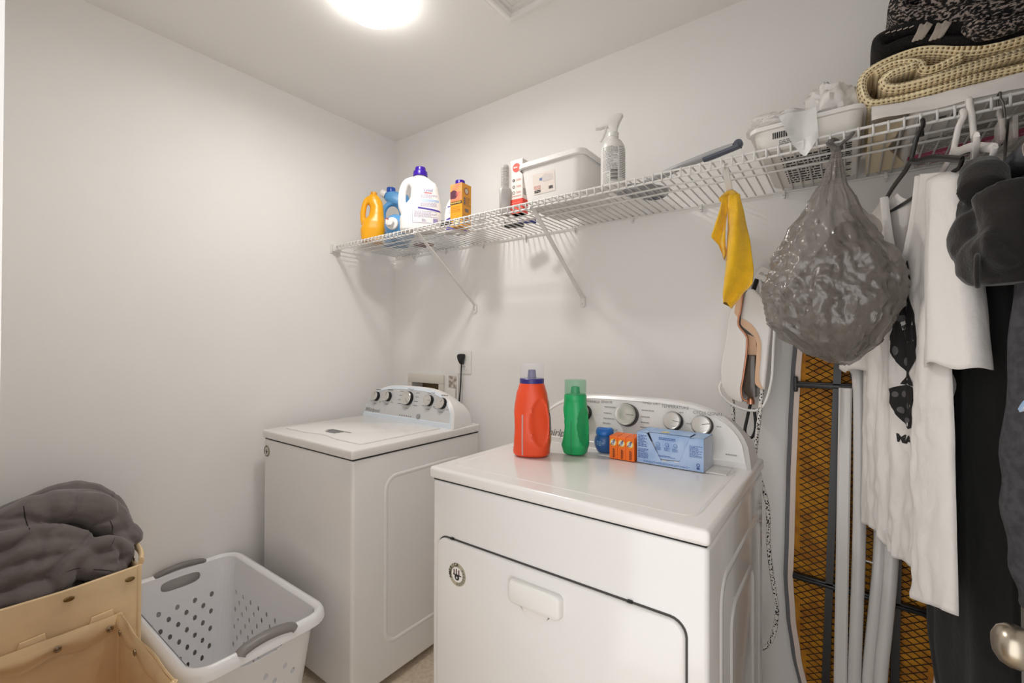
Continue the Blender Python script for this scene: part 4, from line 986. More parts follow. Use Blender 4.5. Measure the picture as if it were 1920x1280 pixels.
# ------------------------------------------------------------------ steamer hanging on the wall
def steamer():
    t = thing('steam_iron', 'white and rose-gold steam iron hanging on the back wall', 'iron', (-.275, 1.73, 1.16))
    wh = mat('iron_white', (.90, .885, .87), .25, coat=.2); pe = mat('iron_peach', (.86, .70, .56), .35); br = mat('iron_brown', (.28, .23, .19), .2, coat=.4); gd = mat('rose_gold', (.78, .55, .44), .25, metal=.8)
    sh = [(-.306, 1.516), (-.311, 1.489), (-.323, 1.452), (-.336, 1.357), (-.347, 1.298), (-.348, 1.26), (-.344, 1.219), (-.329, 1.193), (-.308, 1.178), (-.282, 1.173), (-.285, 1.216), (-.28, 1.25), (-.271, 1.317), (-.267, 1.377), (-.271, 1.397), (-.291, 1.427), (-.292, 1.451), (-.284, 1.484), (-.277, 1.540), (-.285, 1.555), (-.300, 1.545)]
    sh = [(p.x, p.z) for p in catmull([(a, 0, b) for a, b in sh+[sh[0]]], 3)[:-1]]
    obj('water_shell', remesh(prism(sh, 1.665, 1.795, 'xz'), .0035, 7), wh, t, 40, True)
    edge = catmull([(-.279, 1.663, 1.545), (-.284, 1.660, 1.484), (-.292, 1.660, 1.451), (-.291, 1.660, 1.427), (-.271, 1.660, 1.397), (-.266, 1.660, 1.377), (-.270, 1.660, 1.317), (-.279, 1.660, 1.25), (-.284, 1.660, 1.216), (-.280, 1.662, 1.185), (-.266, 1.664, 1.178)], 5)
    obj('trim_strip', tube(edge, .0032, 8), gd, t, 60, True)
    hd = [(-.274, 1.537), (-.283, 1.498), (-.288, 1.451), (-.286, 1.427), (-.262, 1.404), (-.244, 1.384), (-.238, 1.36), (-.24, 1.318), (-.244, 1.252), (-.242, 1.229), (-.218, 1.217), (-.213, 1.253), (-.204, 1.351), (-.198, 1.416), (-.202, 1.464), (-.218, 1.508), (-.238, 1.535), (-.255, 1.55)]
    hd = [(p.x, p.z) for p in catmull([(a, 0, b) for a, b in hd+[hd[0]]], 3)[:-1]]
    obj('handle_shell', remesh(prism(hd, 1.670, 1.765, 'xz'), .0035, 9), wh, t, 40, True)
    pp = [(-.284, 1.452), (-.286, 1.430), (-.262, 1.408), (-.244, 1.387), (-.239, 1.36), (-.241, 1.318), (-.245, 1.252), (-.241, 1.232), (-.222, 1.220), (-.232, 1.25), (-.229, 1.318), (-.227, 1.365), (-.236, 1.40), (-.256, 1.432)]
    obj('peach_grip', prism([(p.x, p.z) for p in catmull([(a, 0, b) for a, b in pp+[pp[0]]], 3)[:-1]], 1.6665, 1.70, 'xz'), pe, t, 40, True)
    obj('peach_neck', prism([(-.305, 1.47), (-.293, 1.45), (-.286, 1.484), (-.280, 1.53), (-.300, 1.53)], 1.662, 1.70, 'xz'), pe, t, 40, True)
    bw = [(-.264, 1.33), (-.243, 1.327), (-.243, 1.252), (-.242, 1.225), (-.242, 1.192), (-.262, 1.186), (-.277, 1.203), (-.280, 1.226), (-.271, 1.284)]
    obj('brown_window', prism(bw, 1.669, 1.76, 'xz', .004, 2), br, t, 40, True)
    obj('inner_fill', prism([(-.270, 1.40), (-.245, 1.388), (-.240, 1.33), (-.268, 1.33)], 1.685, 1.76, 'xz'), pe, t, 40, True)
    obj('collar', mv(lathe([(.012, 0), (.012, .012), (.009, .022)], 16), -.262, 1.70, 1.165), gd, t, 40, True)
    obj('hook', tube(catmull([(-.262, 1.73, 1.54), (-.25, 1.76, 1.59), (-.242, 1.80, 1.60), (-.24, YB-.002, 1.59)]), .008, 10), M_black, t, 60, True)
    obj('button', mv(rot(lathe([(.004, 0), (.003, .004)], 12), 'Y', -90), -.347, 1.72, 1.255), M_wplas, t, 40, True)
    t2 = thing('plug_adapter', 'small white plug end with printed mark behind the yellow cloth', 'adapter', (-.232, 1.77, 1.60))
    obj('shell', tr(box(-.020, .020, -.012, .045, -.022, .022, .003), Matrix.Translation((-.232, 1.76, 1.605)) @ Matrix.Rotation(R(30), 4, 'Y')), M_wplas, t2, 35, True)
    obj('lettering', tr(text_vf('ZD-KZ', .011), Matrix.Translation((-.228, 1.7470, 1.602)) @ Matrix.Rotation(R(30), 4, 'Y')), M_inkd, t2, 0, True)
    lp = catmull([(-.24, 1.75, 1.585), (-.226, 1.69, 1.52), (-.203, 1.675, 1.469), (-.190, 1.672, 1.416), (-.192, 1.670, 1.351), (-.197, 1.670, 1.253), (-.212, 1.670, 1.186), (-.227, 1.668, 1.159), (-.25, 1.662, 1.148), (-.287, 1.655, 1.154), (-.321, 1.655, 1.171), (-.343, 1.655, 1.194), (-.351, 1.662, 1.218), (-.350, 1.69, 1.235)], 6)
    tag(obj('white_cable', tube(lp, .0045, 8), M_wplas, None, 60), 'thin white cable looped around the hanging iron', 'cable')
    # woven cord, white with black flecks
    wc = bpy.data.materials.new('woven_cord'); wc.use_nodes = True; nt = wc.node_tree; b = nt.nodes['Principled BSDF']; b.inputs['Roughness'].default_value = .8
    vo = nt.nodes.new('ShaderNodeTexVoronoi'); vo.inputs['Scale'].default_value = 1.0; nt.links.new(mapped(wc, (190, 190, 150)), vo.inputs['Vector'])
    cr = nt.nodes.new('ShaderNodeValToRGB'); cr.color_ramp.interpolation = 'CONSTANT'; cr.color_ramp.elements[0].color = srgb((.10, .10, .11)); cr.color_ramp.elements[1].color = srgb((.86, .85, .83)); cr.color_ramp.elements[1].position = .40
    nt.links.new(vo.outputs['Distance'], cr.inputs['Fac']); nt.links.new(cr.outputs['Color'], b.inputs['Base Color'])
    p = catmull([(-.225, 1.685, 1.235), (-.228, 1.68, 1.20), (-.230, 1.66, 1.137), (-.237, 1.64, 1.052), (-.238, 1.635, .983), (-.205, 1.630, .86), (-.200, 1.62, .733), (-.188, 1.62, .624), (-.178, 1.62, .547), (-.188, 1.62, .462), (-.215, 1.62, .410), (-.26, 1.63, .400), (-.33, 1.66, .42)], 8)
    tag(obj('woven_cord', tube(p, .0062, 10), wc, None, 60), 'white woven cord with black flecks hanging beside the dryer', 'cord')
    p = catmull([(-.321, 1.72, 1.178), (-.320, 1.715, 1.15), (-.317, 1.71, 1.11), (-.315, 1.70, 1.0), (-.31, 1.70, .8)], 6)
    tag(obj('woven_cord', tube(p, .0062, 10), wc, None, 60), 'short white woven cord below the iron, dropping behind the dryer', 'cord')
    p = catmull([(-.262, 1.70, 1.168), (-.272, 1.70, 1.12), (-.278, 1.69, 1.07), (-.258, 1.685, 1.055), (-.246, 1.69, 1.09), (-.252, 1.70, 1.15)], 6)
    tag(obj('black_cable', tube(p, .005, 8), M_black, None, 60), 'short black cable loop under the hanging iron', 'cable')
steamer()

# ------------------------------------------------------------------ ironing board against the back wall
def ironing_board():
    t = thing('ironing_board', 'folded ironing board leaning on the wall with its yellow underside showing', 'ironing board', (.03, 1.75, 0))
    cx = .030
    hw = [(0.02, .02), (.05, .07), (.12, .115), (.22, .145), (.36, .173), (.47, .187), (.60, .194), (.74, .190), (.92, .186), (1.09, .180), (1.27, .172), (1.37, .165), (1.44, .155), (1.47, .13)]
    def W(z): return interp(hw, z)[0]
    zs = [.02+(1.47-.02)*i/60 for i in range(61)]
    def slab(off, y0, y1): return [(cx+W(z)+off, z) for z in zs]+[(cx-W(z)-off, z) for z in reversed(zs)]
    grey = mat('board_cover_grey', (.42, .42, .44), .85, bump=.3, bscale=300); cream = mat('board_trim_cream', (.86, .80, .76), .6)
    yel = mat('board_yellow', (.74, .50, .05), .75, color2=(.62, .39, .04), vscale=26, bump=.4, bscale=18, bdist=.008)
    obj('cover', prism(slab(.010, 0, 0), 1.752, 1.778, 'xz', .006, 2), grey, t, 35, True)
    obj('pad', prism(slab(-.018, 0, 0), 1.745, 1.753, 'xz'), yel, t, 0, True)
    for s in (-1, 1):
        L = [[(cx+s*(W(z)-.004), 1.752, z), (cx+s*(W(z)-.004), 1.738, z), (cx+s*(W(z)-.019), 1.738, z), (cx+s*(W(z)-.019), 1.752, z)] for z in zs]
        obj('edge_trim', loft(L), cream, t, 35, True)
    # expanded metal mesh: zigzag strands
    V = []; F = []
    ch, cw = .0205, .034; r = .0014; y = 1.7425
    n = int(1.4/ch)
    for k in range(-40, n+40):
        for sg in (1, -1):
            x = -.19
            while x < .19:
                xa, xb = x, x+cw/2
                za = .04+k*ch*1.0+sg*(xa)*ch/cw*1.0; zb = .04+k*ch+sg*xb*ch/cw
                if .04 < za < 1.45 and .04 < zb < 1.45 and max(abs(xa), abs(xb)) < min(W(za), W(zb))-.018:
                    o = len(V)
                    V += [(cx+xa, y, za-r), (cx+xa, y, za+r), (cx+xa, y-.0015, za), (cx+xb, y, zb-r), (cx+xb, y, zb+r), (cx+xb, y-.0015, zb)]
                    F += [(o, o+3, o+5, o+2), (o+2, o+5, o+4, o+1)]
                x += cw/2
    tag(obj('steel_mesh', (V, F), mat('mesh_dark', (.20, .18, .15), .5, metal=.3), t, 0, True), kind='stuff')
    fm = mat('frame_black', (.12, .12, .13), .35)
    obj('cross_bar', join(box(cx-.165, cx+.165, 1.722, 1.742, 1.226, 1.246, .003), box(cx-.165, cx+.165, 1.715, 1.724, 1.231, 1.241, .002), box(cx-.172, cx-.160, 1.718, 1.745, 1.212, 1.262, .004)), fm, t, 35, True)
    obj('cross_bar', tr(join(box(-.175, .175, 1.722, 1.742, -.010, .010, .003), box(-.175, .175, 1.716, 1.724, -.004, .004, .002)), Matrix.Translation((cx, 0, .612)) @ Matrix.Rotation(R(2), 4, 'Y')), fm, t, 35, True)
    for xa, xb in ((-.022, -.060), (.125, .105)):
        obj('rail', loft([[(xa+(xb-xa)*k+a, 1.722+b, 1.40-1.15*k) for a, b in ((-.010, 0), (.010, 0), (.010, .018), (-.010, .018))] for k in (0, .5, 1)]), fm, t, 30, True)
    obj('latch_plate', box(.005, .075, 1.725, 1.742, 1.26, 1.36, .002), fm, t, 30, True)
    wl = mat('leg_white', (.83, .82, .81), .3)
    # legs: two pairs of white tubes, one pair crossing in front
    obj('leg', tube(catmull([(-.035, 1.70, 1.375), (-.005, 1.695, 1.345), (.018, 1.69, 1.296), (.027, 1.685, 1.219), (.026, 1.68, .816), (.013, 1.68, .378), (.006, 1.68, .12)], 6), .0165, 14), wl, t, 60, True)
    obj('leg', tube(catmull([(.075, 1.70, 1.0), (.072, 1.69, .768), (.060, 1.685, .598), (.045, 1.685, .395), (.035, 1.685, .12)], 6), .0145, 14), wl, t, 60, True)
    obj('leg', tube(catmull([(.104, 1.70, 1.0), (.098, 1.68, .745), (.085, 1.675, .561), (.073, 1.675, .406), (.062, 1.675, .12)], 6), .0165, 14), wl, t, 60, True)
    L = []
    for k in range(21):
        z = 1.235-(1.235-.12)*k/20; xx = -.006-(.018)*k/20; dd = .008*max(0, 1-abs(z-1.17)/.07) if z > 1.05 else 0
        L.append([(xx-.016, 1.70, z), (xx-.016, 1.676, z), (xx-.012, 1.672, z), (xx-.006, 1.672+dd, z), (xx+.006, 1.672+dd, z), (xx+.012, 1.672, z), (xx+.016, 1.676, z), (xx+.016, 1.70, z)])
    obj('leg', loft(L), wl, t, 40, True)
    obj('leg_foot', tube([(-.06, 1.68, .10), (.10, 1.68, .10)], .016, 12), wl, t, 60, True)
    obj('leg_stay', tube([(.03, 1.684, .735), (.075, 1.686, .730)], .0025, 6), M_wire, t, 60, True)
    obj('rubber_tip', box(cx-.05, cx+.05, 1.74, 1.785, 0, .03, .006), M_black, t, 35, True)
ironing_board()

# ------------------------------------------------------------------ things stored on the right part of the shelf
def plastic_mat(name, c, alpha, rough=.25, bump=.6, bscale=22):
    return mat(name, c, rough, alpha=alpha, bump=bump, bscale=bscale, bdist=.006, bdetail=5)
def rows_down(x0, x1, y0, y1, n, seed, z, ang=0, word=.010, gap=.003, fill=.5):
    vf = rows(x0, x1, y0, y1, n, seed, fill, word, gap); cx, cy = (x0+x1)/2, (y0+y1)/2
    return tr(([(p[0]-cx, p[2]-cy, 0) for p in vf[0]], vf[1]), Matrix.Translation((cx, cy, z)) @ Matrix.Rotation(R(ang), 4, 'Z'))
def wipes_tub():
    t = thing('plastic_tub', 'white lidded tub with black print seen through the shelf wires', 'tub', (-.085, 1.62, SZ), 0)
    pm = mat('tub_plastic', (.90, .885, .86), .4)
    def ring(x0, x1, y0, y1, z, r=.03): return [(a, b, z) for a, b in rrect(x0, x1, y0, y1, r, 5)]
    obj('tub_body', loft([ring(-.198, .022, 1.440, 1.800, SZ), ring(-.203, .027, 1.434, 1.804, SZ+.006), ring(-.214, .034, 1.424, 1.806, SZ+.056)]), pm, t, 35, True)
    obj('tub_lid', loft([ring(-.224, .040, 1.415, 1.810, SZ+.055), ring(-.224, .040, 1.415, 1.810, SZ+.066), ring(-.214, .030, 1.425, 1.800, SZ+.070)]), mat('tub_lid', (.91, .90, .89), .4), t, 35, True)
    z = SZ-.0008
    obj('base_print', join(rows_down(-.155, -.02, 1.50, 1.76, 11, 51, z), rows_down(-.045, .010, 1.47, 1.79, 20, 52, z, 0, .012, .0015, .6)), M_inkd, t, 0, True)
    obj('front_print', mv(rows(-.165, -.115, SZ+.028, SZ+.046, 1, 53, .95, .0025, .0018), 0, 1.4245, 0), M_inkd, t, 0, True)
    obj('side_print', mv(rows(-.150, -.06, SZ+.010, SZ+.024, 3, 54, .5), 0, 1.4290, 0), M_ink, t, 0, True)
wipes_tub()
def crumple(cx, cy, cz, rx, ry, rz, seed, amp=.25, nu=44, nv=26):
    L = []
    for j in range(1, nv):
        th = math.pi*j/nv; l = []
        for i in range(nu):
            ph = 2*math.pi*i/nu; d = Vector((math.cos(ph)*math.sin(th), math.sin(ph)*math.sin(th), -math.cos(th)))
            k = 1+amp*(noise.noise(d*1.7+Vector((seed, 0, 0)))+.55*(1-2*abs(noise.noise(d*3.1+Vector((0, seed, 0)))))-.25+.25*noise.noise(d*8))
            l.append((cx+rx*d.x*k, cy+ry*d.y*k, max(SZ+.0005, cz+rz*d.z*k)))
        L.append(l)
    return loft(L)
def white_bag():
    t = thing('white_plastic_bag', 'crumpled thin white plastic bag heaped over the tub on the shelf', 'plastic bag', (-.09, 1.50, SZ+.071))
    pm = plastic_mat('white_film', (.95, .94, .93), .72, .3)
    a = crumple(-.160, 1.50, SZ+.090, .080, .075, .026, 3.3, .35); b = crumple(-.036, 1.49, SZ+.098, .060, .066, .058, 8.1, .5)
    lo = SZ+.0715
    a = ([(p[0], p[1], max(lo, p[2])) for p in a[0]], a[1]); b = ([(p[0], p[1], max(lo, p[2])) for p in b[0]], b[1])
    obj('heap', a, pm, t, 60, True); obj('heap', b, pm, t, 60, True)
    fl = grid(lambda u, v: (-.150+.085*u*(1-.25*v)+.028*v, 1.412-.016*math.sin(min(1, v*1.2)*1.5)-.006*math.sin(u*6+v*3)-.008*v, SZ+.082-.132*v*(1-.9*abs(u-.55)**1.3)), 14, 16)
    o = obj('hanging_flap', fl, plastic_mat('white_film_thin', (.90, .905, .90), .78, .35), t, 60, True)
white_bag()
def packs():
    t = thing('cream_card', 'plain cream card sheet lying on the shelf between tub and printed pack', 'card', (.08, 1.62, SZ))
    obj('sheet', prism([(.043, 1.415), (.115, 1.415), (.088, 1.60), (.145, 1.79), (.045, 1.80)], SZ, SZ+.004, 'xy'), mat('cream_card', (.92, .86, .74), .7), t, 0, True)
    obj('fold', prism([(.046, 1.44), (.086, 1.50), (.080, 1.60), (.046, 1.62)], SZ+.004, SZ+.007, 'xy'), MATS['cream_card'], t, 0, True)
    t = thing('printed_pack', 'large white pack with magenta band lying on the shelf under the blanket', 'pack', (.45, 1.60, SZ))
    body = box(.120, .86, 1.418, 1.803, SZ+.0005, SZ+.030, .010, 3)
    body = displaced(body, lambda p: (0, 0, 0))
    obj('wrapper', body, mat('pack_white', (.87, .855, .83), .35), t, 40, True)
    z = SZ-.0004
    def slant(pts): return [(x, y, z) for x, y in pts], [tuple(range(len(pts)))]
    obj('magenta_band', slant([(.135, 1.705), (.145, 1.765), (.60, 1.640), (.60, 1.575)]), mat('magenta_print', (.72, .12, .38), .45), t, 0, True)
    zz = z-.0004
    def lay(vf, x, y, a): return tr(([(p[0], p[2], 0) for p in vf[0]], vf[1]), Matrix.Translation((x, y, zz)) @ Matrix.Rotation(R(a), 4, 'Z') @ Matrix.Scale(-1, 4, (0, 1, 0)))
    obj('band_print', join(lay(rows(-.12, .12, -.010, .012, 2, 61, .7, .016, .003), .30, 1.697, -15.5)), mat('pink_pale', (.93, .62, .74), .5), t, 0, True)
    obj('black_print', join(lay(rows(-.17, .17, -.055, .045, 9, 62, .3, .03, .004), .31, 1.590, -15.5), lay(rows(-.10, .10, -.008, .010, 1, 63, .9, .028, .006), .30, 1.755, -15.5), lay(rows(-.03, .03, -.012, .012, 2, 66, .6, .02, .004), .20, 1.455, -10)), M_inkd, t, 0, True)
    obj('red_print', lay(rows(-.12, .12, -.004, .004, 1, 64, .5, .04, .01), .28, 1.790, -6), mat('red_thin', (.66, .20, .30), .5), t, 0, True)
    # white plastic sleeve draped over the front of the pack
    def S(u, v):
        x = .048+.82*u; n = noise.noise(Vector((x*9, v*4, 0)))*.010+.006*(1-abs(noise.noise(Vector((x*14, v*5, 3)))))
        y = 1.412+.02*v if v < .35 else 1.419+(v-.35)*.5
        z = SZ+.006+.036*min(1, v/.35)**.7+(.003 if v >= .35 else 0)
        if v < .35: return (x, y-n*.9, z+n*.4)
        return (x, y, z+n)
    vf = grid(S, 70, 26)
    under = grid(lambda u, v: (lambda p: (p[0], p[1]+.012 if v < .35 else p[1], max(SZ+.032, p[2]-.010)))(S(u, v)), 70, 26)
    t = thing('plastic_sleeve', 'white plastic sheet spread over the pack beneath the cream blanket', 'plastic sheet', (.4, 1.5, SZ+.05))
    obj('sheet', join(vf, under), plastic_mat('white_sheet_film', (.90, .88, .865), .96, .4, .4, 16), t, 60, True)
packs()
def knit_mat(name, c, c2, sc):
    m = bpy.data.materials.new(name); m.use_nodes = True; nt = m.node_tree; b = nt.nodes['Principled BSDF']; b.inputs['Roughness'].default_value = .9; b.inputs['Sheen Weight'].default_value = .2
    tc = nt.nodes.new('ShaderNodeUVMap'); mp = nt.nodes.new('ShaderNodeMapping'); mp.inputs['Scale'].default_value = sc
    nt.links.new(tc.outputs['UV'], mp.inputs['Vector'])
    sx = nt.nodes.new('ShaderNodeSeparateXYZ'); nt.links.new(mp.outputs['Vector'], sx.inputs[0])
    def mth(op, a, bb=None):
        n = nt.nodes.new('ShaderNodeMath'); n.operation = op
        for i, q in enumerate((a, bb)):
            if q is None: continue
            if isinstance(q, (int, float)): n.inputs[i].default_value = q
            else: nt.links.new(q, n.inputs[i])
        return n.outputs[0]
    h = mth('MULTIPLY', mth('SINE', sx.outputs[0]), mth('SINE', sx.outputs[1]))
    h = mth('ABSOLUTE', h)
    cr = nt.nodes.new('ShaderNodeValToRGB'); cr.color_ramp.elements[0].position = .60; cr.color_ramp.elements[1].position = .86
    cr.color_ramp.elements[0].color = srgb(c); cr.color_ramp.elements[1].color = srgb(c2)
    nt.links.new(h, cr.inputs['Fac']); nt.links.new(cr.outputs['Color'], b.inputs['Base Color'])
    bp = nt.nodes.new('ShaderNodeBump'); bp.inputs['Strength'].default_value = .9; bp.inputs['Distance'].default_value = .004; bp.invert = True
    nt.links.new(h, bp.inputs['Height']); nt.links.new(bp.outputs['Normal'], b.inputs['Normal'])
    return m
def sag(path):
    q = lambda x: max(0, min(1, (x-.09)/.19))
    return [(x, z-.058*q(x)**2*(3-2*q(x))) for x, z in path]
def sheet_fold(path, y0, y1, th, seed, tuck=.01):
    """thick cloth: profile path in xz, extruded along y, with uv in metres; ends rounded"""
    P = catmull([(x, 0, z) for x, z in path], 7); n = len(P); s = [0]
    for i in range(1, n): s.append(s[-1]+(P[i]-P[i-1]).length)
    N = []
    for i in range(n):
        d = (P[min(i+1, n-1)]-P[max(i-1, 0)]).normalized(); N.append(Vector((-d.z, 0, d.x)))
    ring = []
    ny = 24
    for j in range(ny+1):
        v = j/ny; y = y0+(y1-y0)*v; row = []
        for side in (1, -1):
            for i in (range(n) if side == 1 else range(n-1, -1, -1)):
                w = th*.5*(1+.15*noise.noise(Vector((s[i]*12+seed, v*3, side))))
                e = min(1, min(v, 1-v)*ny/1.3); w *= math.sqrt(max(.05, 1-(1-e)**2))
                jig = noise.noise(Vector((s[i]*9, seed, v*2)))*.016
                row.append((Vector((P[i].x, y+jig, P[i].z+.008*noise.noise(Vector((s[i]*9, v*3, seed))))))+N[i]*(w*side))
        ring.append(row)
    vf = loft(ring)
    uv = []
    for j in range(ny+1):
        for side in (1, -1):
            for i in (range(n) if side == 1 else range(n-1, -1, -1)): uv.append((s[i], (y1-y0)*j/ny+(0 if side == 1 else .003)))
    return vf, uv
def obj_uv(name, vf, uv, m, parent):
    o = obj(name, vf, m, parent, 180, True); me = o.data; L = me.uv_layers.new(name='UVMap')
    for lp in me.loops: L.data[lp.index].uv = uv[lp.vertex_index]
    return o
def blankets():
    t = thing('crochet_blanket', 'folded cream yellow open-knit blanket on the shelf', 'blanket', (.3, 1.57, SZ+.10))
    km = knit_mat('cream_crochet', (.99, .92, .75), (.50, .38, .20), (330, 400, 1))
    b = SZ+.050
    up = [(.62, b+.012), (.40, b+.012), (.20, b+.012), (.09, b+.012), (.045, b+.018), (.030, b+.050), (.036, b+.085), (.07, b+.110), (.12, b+.118), (.18, b+.102), (.25, b+.076), (.34, b+.066), (.62, b+.062)]
    vf, uv = sheet_fold(up, 1.425, 1.78, .022, 2.0); obj_uv('outer_fold', vf, uv, km, t)
    inn = [(.62, b+.040), (.34, b+.040), (.22, b+.038), (.14, b+.032), (.088, b+.036), (.072, b+.055), (.088, b+.072), (.13, b+.078)]
    vf, uv = sheet_fold(inn, 1.412, 1.74, .022, 5.0); obj_uv('inner_fold', vf, uv, km, t)
    inn2 = [(.056, b+.086), (.085, b+.098), (.115, b+.096), (.138, b+.082), (.146, b+.062), (.172, b+.058), (.21, b+.066)]
    vf, uv = sheet_fold(inn2, 1.420, 1.74, .020, 9.0); obj_uv('inner_fold', vf, uv, km, t)
    # two dark knitted throws on top
    def speck(name, lo, hi, pos, sc):
        m = bpy.data.materials.new(name); m.use_nodes = True; nt = m.node_tree; bs = nt.nodes['Principled BSDF']; bs.inputs['Roughness'].default_value = .95
        nz = nt.nodes.new('ShaderNodeTexNoise'); nz.inputs['Scale'].default_value = 1; nz.inputs['Detail'].default_value = 2; nt.links.new(mapped(m, sc), nz.inputs['Vector'])
        cr = nt.nodes.new('ShaderNodeValToRGB'); cr.color_ramp.elements[0].position = pos; cr.color_ramp.elements[1].position = pos+.10
        cr.color_ramp.elements[0].color = srgb(lo); cr.color_ramp.elements[1].color = srgb(hi)
        nt.links.new(nz.outputs['Fac'], cr.inputs['Fac']); nt.links.new(cr.outputs['Color'], bs.inputs['Base Color'])
        bp = nt.nodes.new('ShaderNodeBump'); bp.inputs['Strength'].default_value = 1; bp.inputs['Distance'].default_value = .005; nt.links.new(nz.outputs['Fac'], bp.inputs['Height']); nt.links.new(bp.outputs['Normal'], bs.inputs['Normal'])
        return m
    s1 = speck('black_white_marl', (.07, .06, .06), (.62, .57, .54), .50, (130, 130, 210)); s2 = speck('black_knit', (.06, .05, .05), (.17, .14, .13), .55, (220, 220, 420))
    t = thing('black_throw', 'black knitted throw with pale stitched marks on the cream blanket', 'throw', (.36, 1.58, b+.15))
    z = b+.152
    vf, uv = sheet_fold(sag([(.64, z+.004), (.52, z+.003), (.4, z+.002), (.28, z+.001), (.20, z+.0), (.16, z+.0), (.12, z), (.075, z-.006), (.064, z+.010), (.070, z+.026), (.12, z+.032), (.16, z+.034), (.20, z+.034), (.28, z+.034), (.4, z+.034), (.64, z+.034)]), 1.432, 1.76, .026, 12.0); obj_uv('folded_layer', vf, uv, s2, t)
    pm = mat('pale_yarn', (.66, .62, .58), .95, bump=.6, bscale=200)
    fy = 1.428
    for x0, w, dz in ((.135, .018, -.016), (.165, .020, -.026)):
        obj('pale_mark', remesh(join(*[tube([(x0+w*k/5-.009, fy+.004, z+dz+.003*(k % 2)), (x0+w*k/5, fy-.003, z+dz+.016), (x0+w*k/5+.006, fy+.004, z+dz+.036-.004*(k % 3))], .0035, 6) for k in range(6)]), .0015, 1), pm, t, 180, True)
    obj('stitch_line', join(*[tube([(.076+k*.011, fy+.003, z+.024-.001*k), (.084+k*.011, fy+.001, z+.025-.001*k)], .0016, 5) for k in range(5)]), pm, t, 60, True)
    t = thing('marl_throw', 'black and white speckled throw on top of the blanket stack', 'throw', (.40, 1.58, z+.06))
    vf, uv = sheet_fold(sag([(.66, z+.066), (.4, z+.066), (.29, z+.066), (.22, z+.066), (.16, z+.066), (.112, z+.068), (.102, z+.090), (.114, z+.112), (.16, z+.120), (.22, z+.124), (.29, z+.124), (.4, z+.124), (.66, z+.124)]), 1.428, 1.76, .040, 17.0); obj_uv('folded_layer', vf, uv, s1, t)
    vf, uv = sheet_fold(sag([(.66, z+.094), (.4, z+.094), (.3, z+.094), (.22, z+.094), (.14, z+.094)]), 1.432, 1.75, .030, 21.0); obj_uv('inner_layer', vf, uv, s1, t)
    t2 = thing('marl_scarf', 'black and white speckled scarf end tucked beside the black throw', 'scarf', (.3, 1.44, z+.02))
    vf, uv = sheet_fold(sag([(.66, z+.034), (.4, z+.034), (.26, z+.034), (.222, z+.024), (.23, z+.010), (.26, z+.004), (.40, z+.002), (.66, z+.002)]), 1.395, 1.426, .024, 25.0); obj_uv('fold', vf, uv, s1, t2)
blankets()

# ------------------------------------------------------------------ yellow cloth on the brace and the grey bag on the shelf edge
def yellow_cloth():
    t = thing('yellow_cloth', 'yellow microfibre cloth draped over the shelf brace', 'cloth', (-.284, 1.46, 1.80))
    ym = mat('yellow_terry', (.93, .73, .10), .95, bump=.9, bscale=420, bdist=.003, sheen=.3, var=.05, vscale=30)
    def flap(name, rowsL, sgn, seed):
        # rows: z, x left, x right, y
        loops = []
        for i in range(41):
            z0, z1 = rowsL[0][0], rowsL[-1][0]; z = z0+(z1-z0)*i/40
            k = [(-r[0],)+tuple(r[1:]) for r in rowsL]; xl, xr, y = interp(k, -z); n = 28; l = []
            for j in range(n):
                a = 2*math.pi*j/n; q = math.cos(a); th = .009
                s = (q+1)/2; x = xl+(xr-xl)*s
                wob = .012*math.sin(s*6.0+i*.10+seed)*min(1, i/12)+.004*noise.noise(Vector((s*4, i*.2, seed)))
                l.append((x, y+wob+th*math.sin(a), z+.010*math.sin(s*5+seed)*min(1, i/20)))
            loops.append(l)
        return obj(name, loft(loops), ym, t, 60, True)
    flap('front_flap', [(1.800, -.283, -.250, 1.445), (1.74, -.284, -.238, 1.44), (1.65, -.286, -.222, 1.44), (1.58, -.288, -.214, 1.44), (1.545, -.291, -.216, 1.44), (1.51, -.294, -.244, 1.44), (1.478, -.292, -.268, 1.44)], 1, .5)
    flap('back_flap', [(1.800, -.300, -.284, 1.450), (1.76, -.306, -.284, 1.45), (1.71, -.318, -.286, 1.45), (1.680, -.328, -.288, 1.45), (1.655, -.308, -.288, 1.45), (1.62, -.298, -.286, 1.45)], -1, 2.5)
    obj('fold_over', tube(catmull([(-.300, 1.452, 1.795), (-.290, 1.470, 1.812), (-.276, 1.470, 1.814), (-.262, 1.450, 1.797)]), [.010]*19, 10, True), ym, t, 60, True)
yellow_cloth()
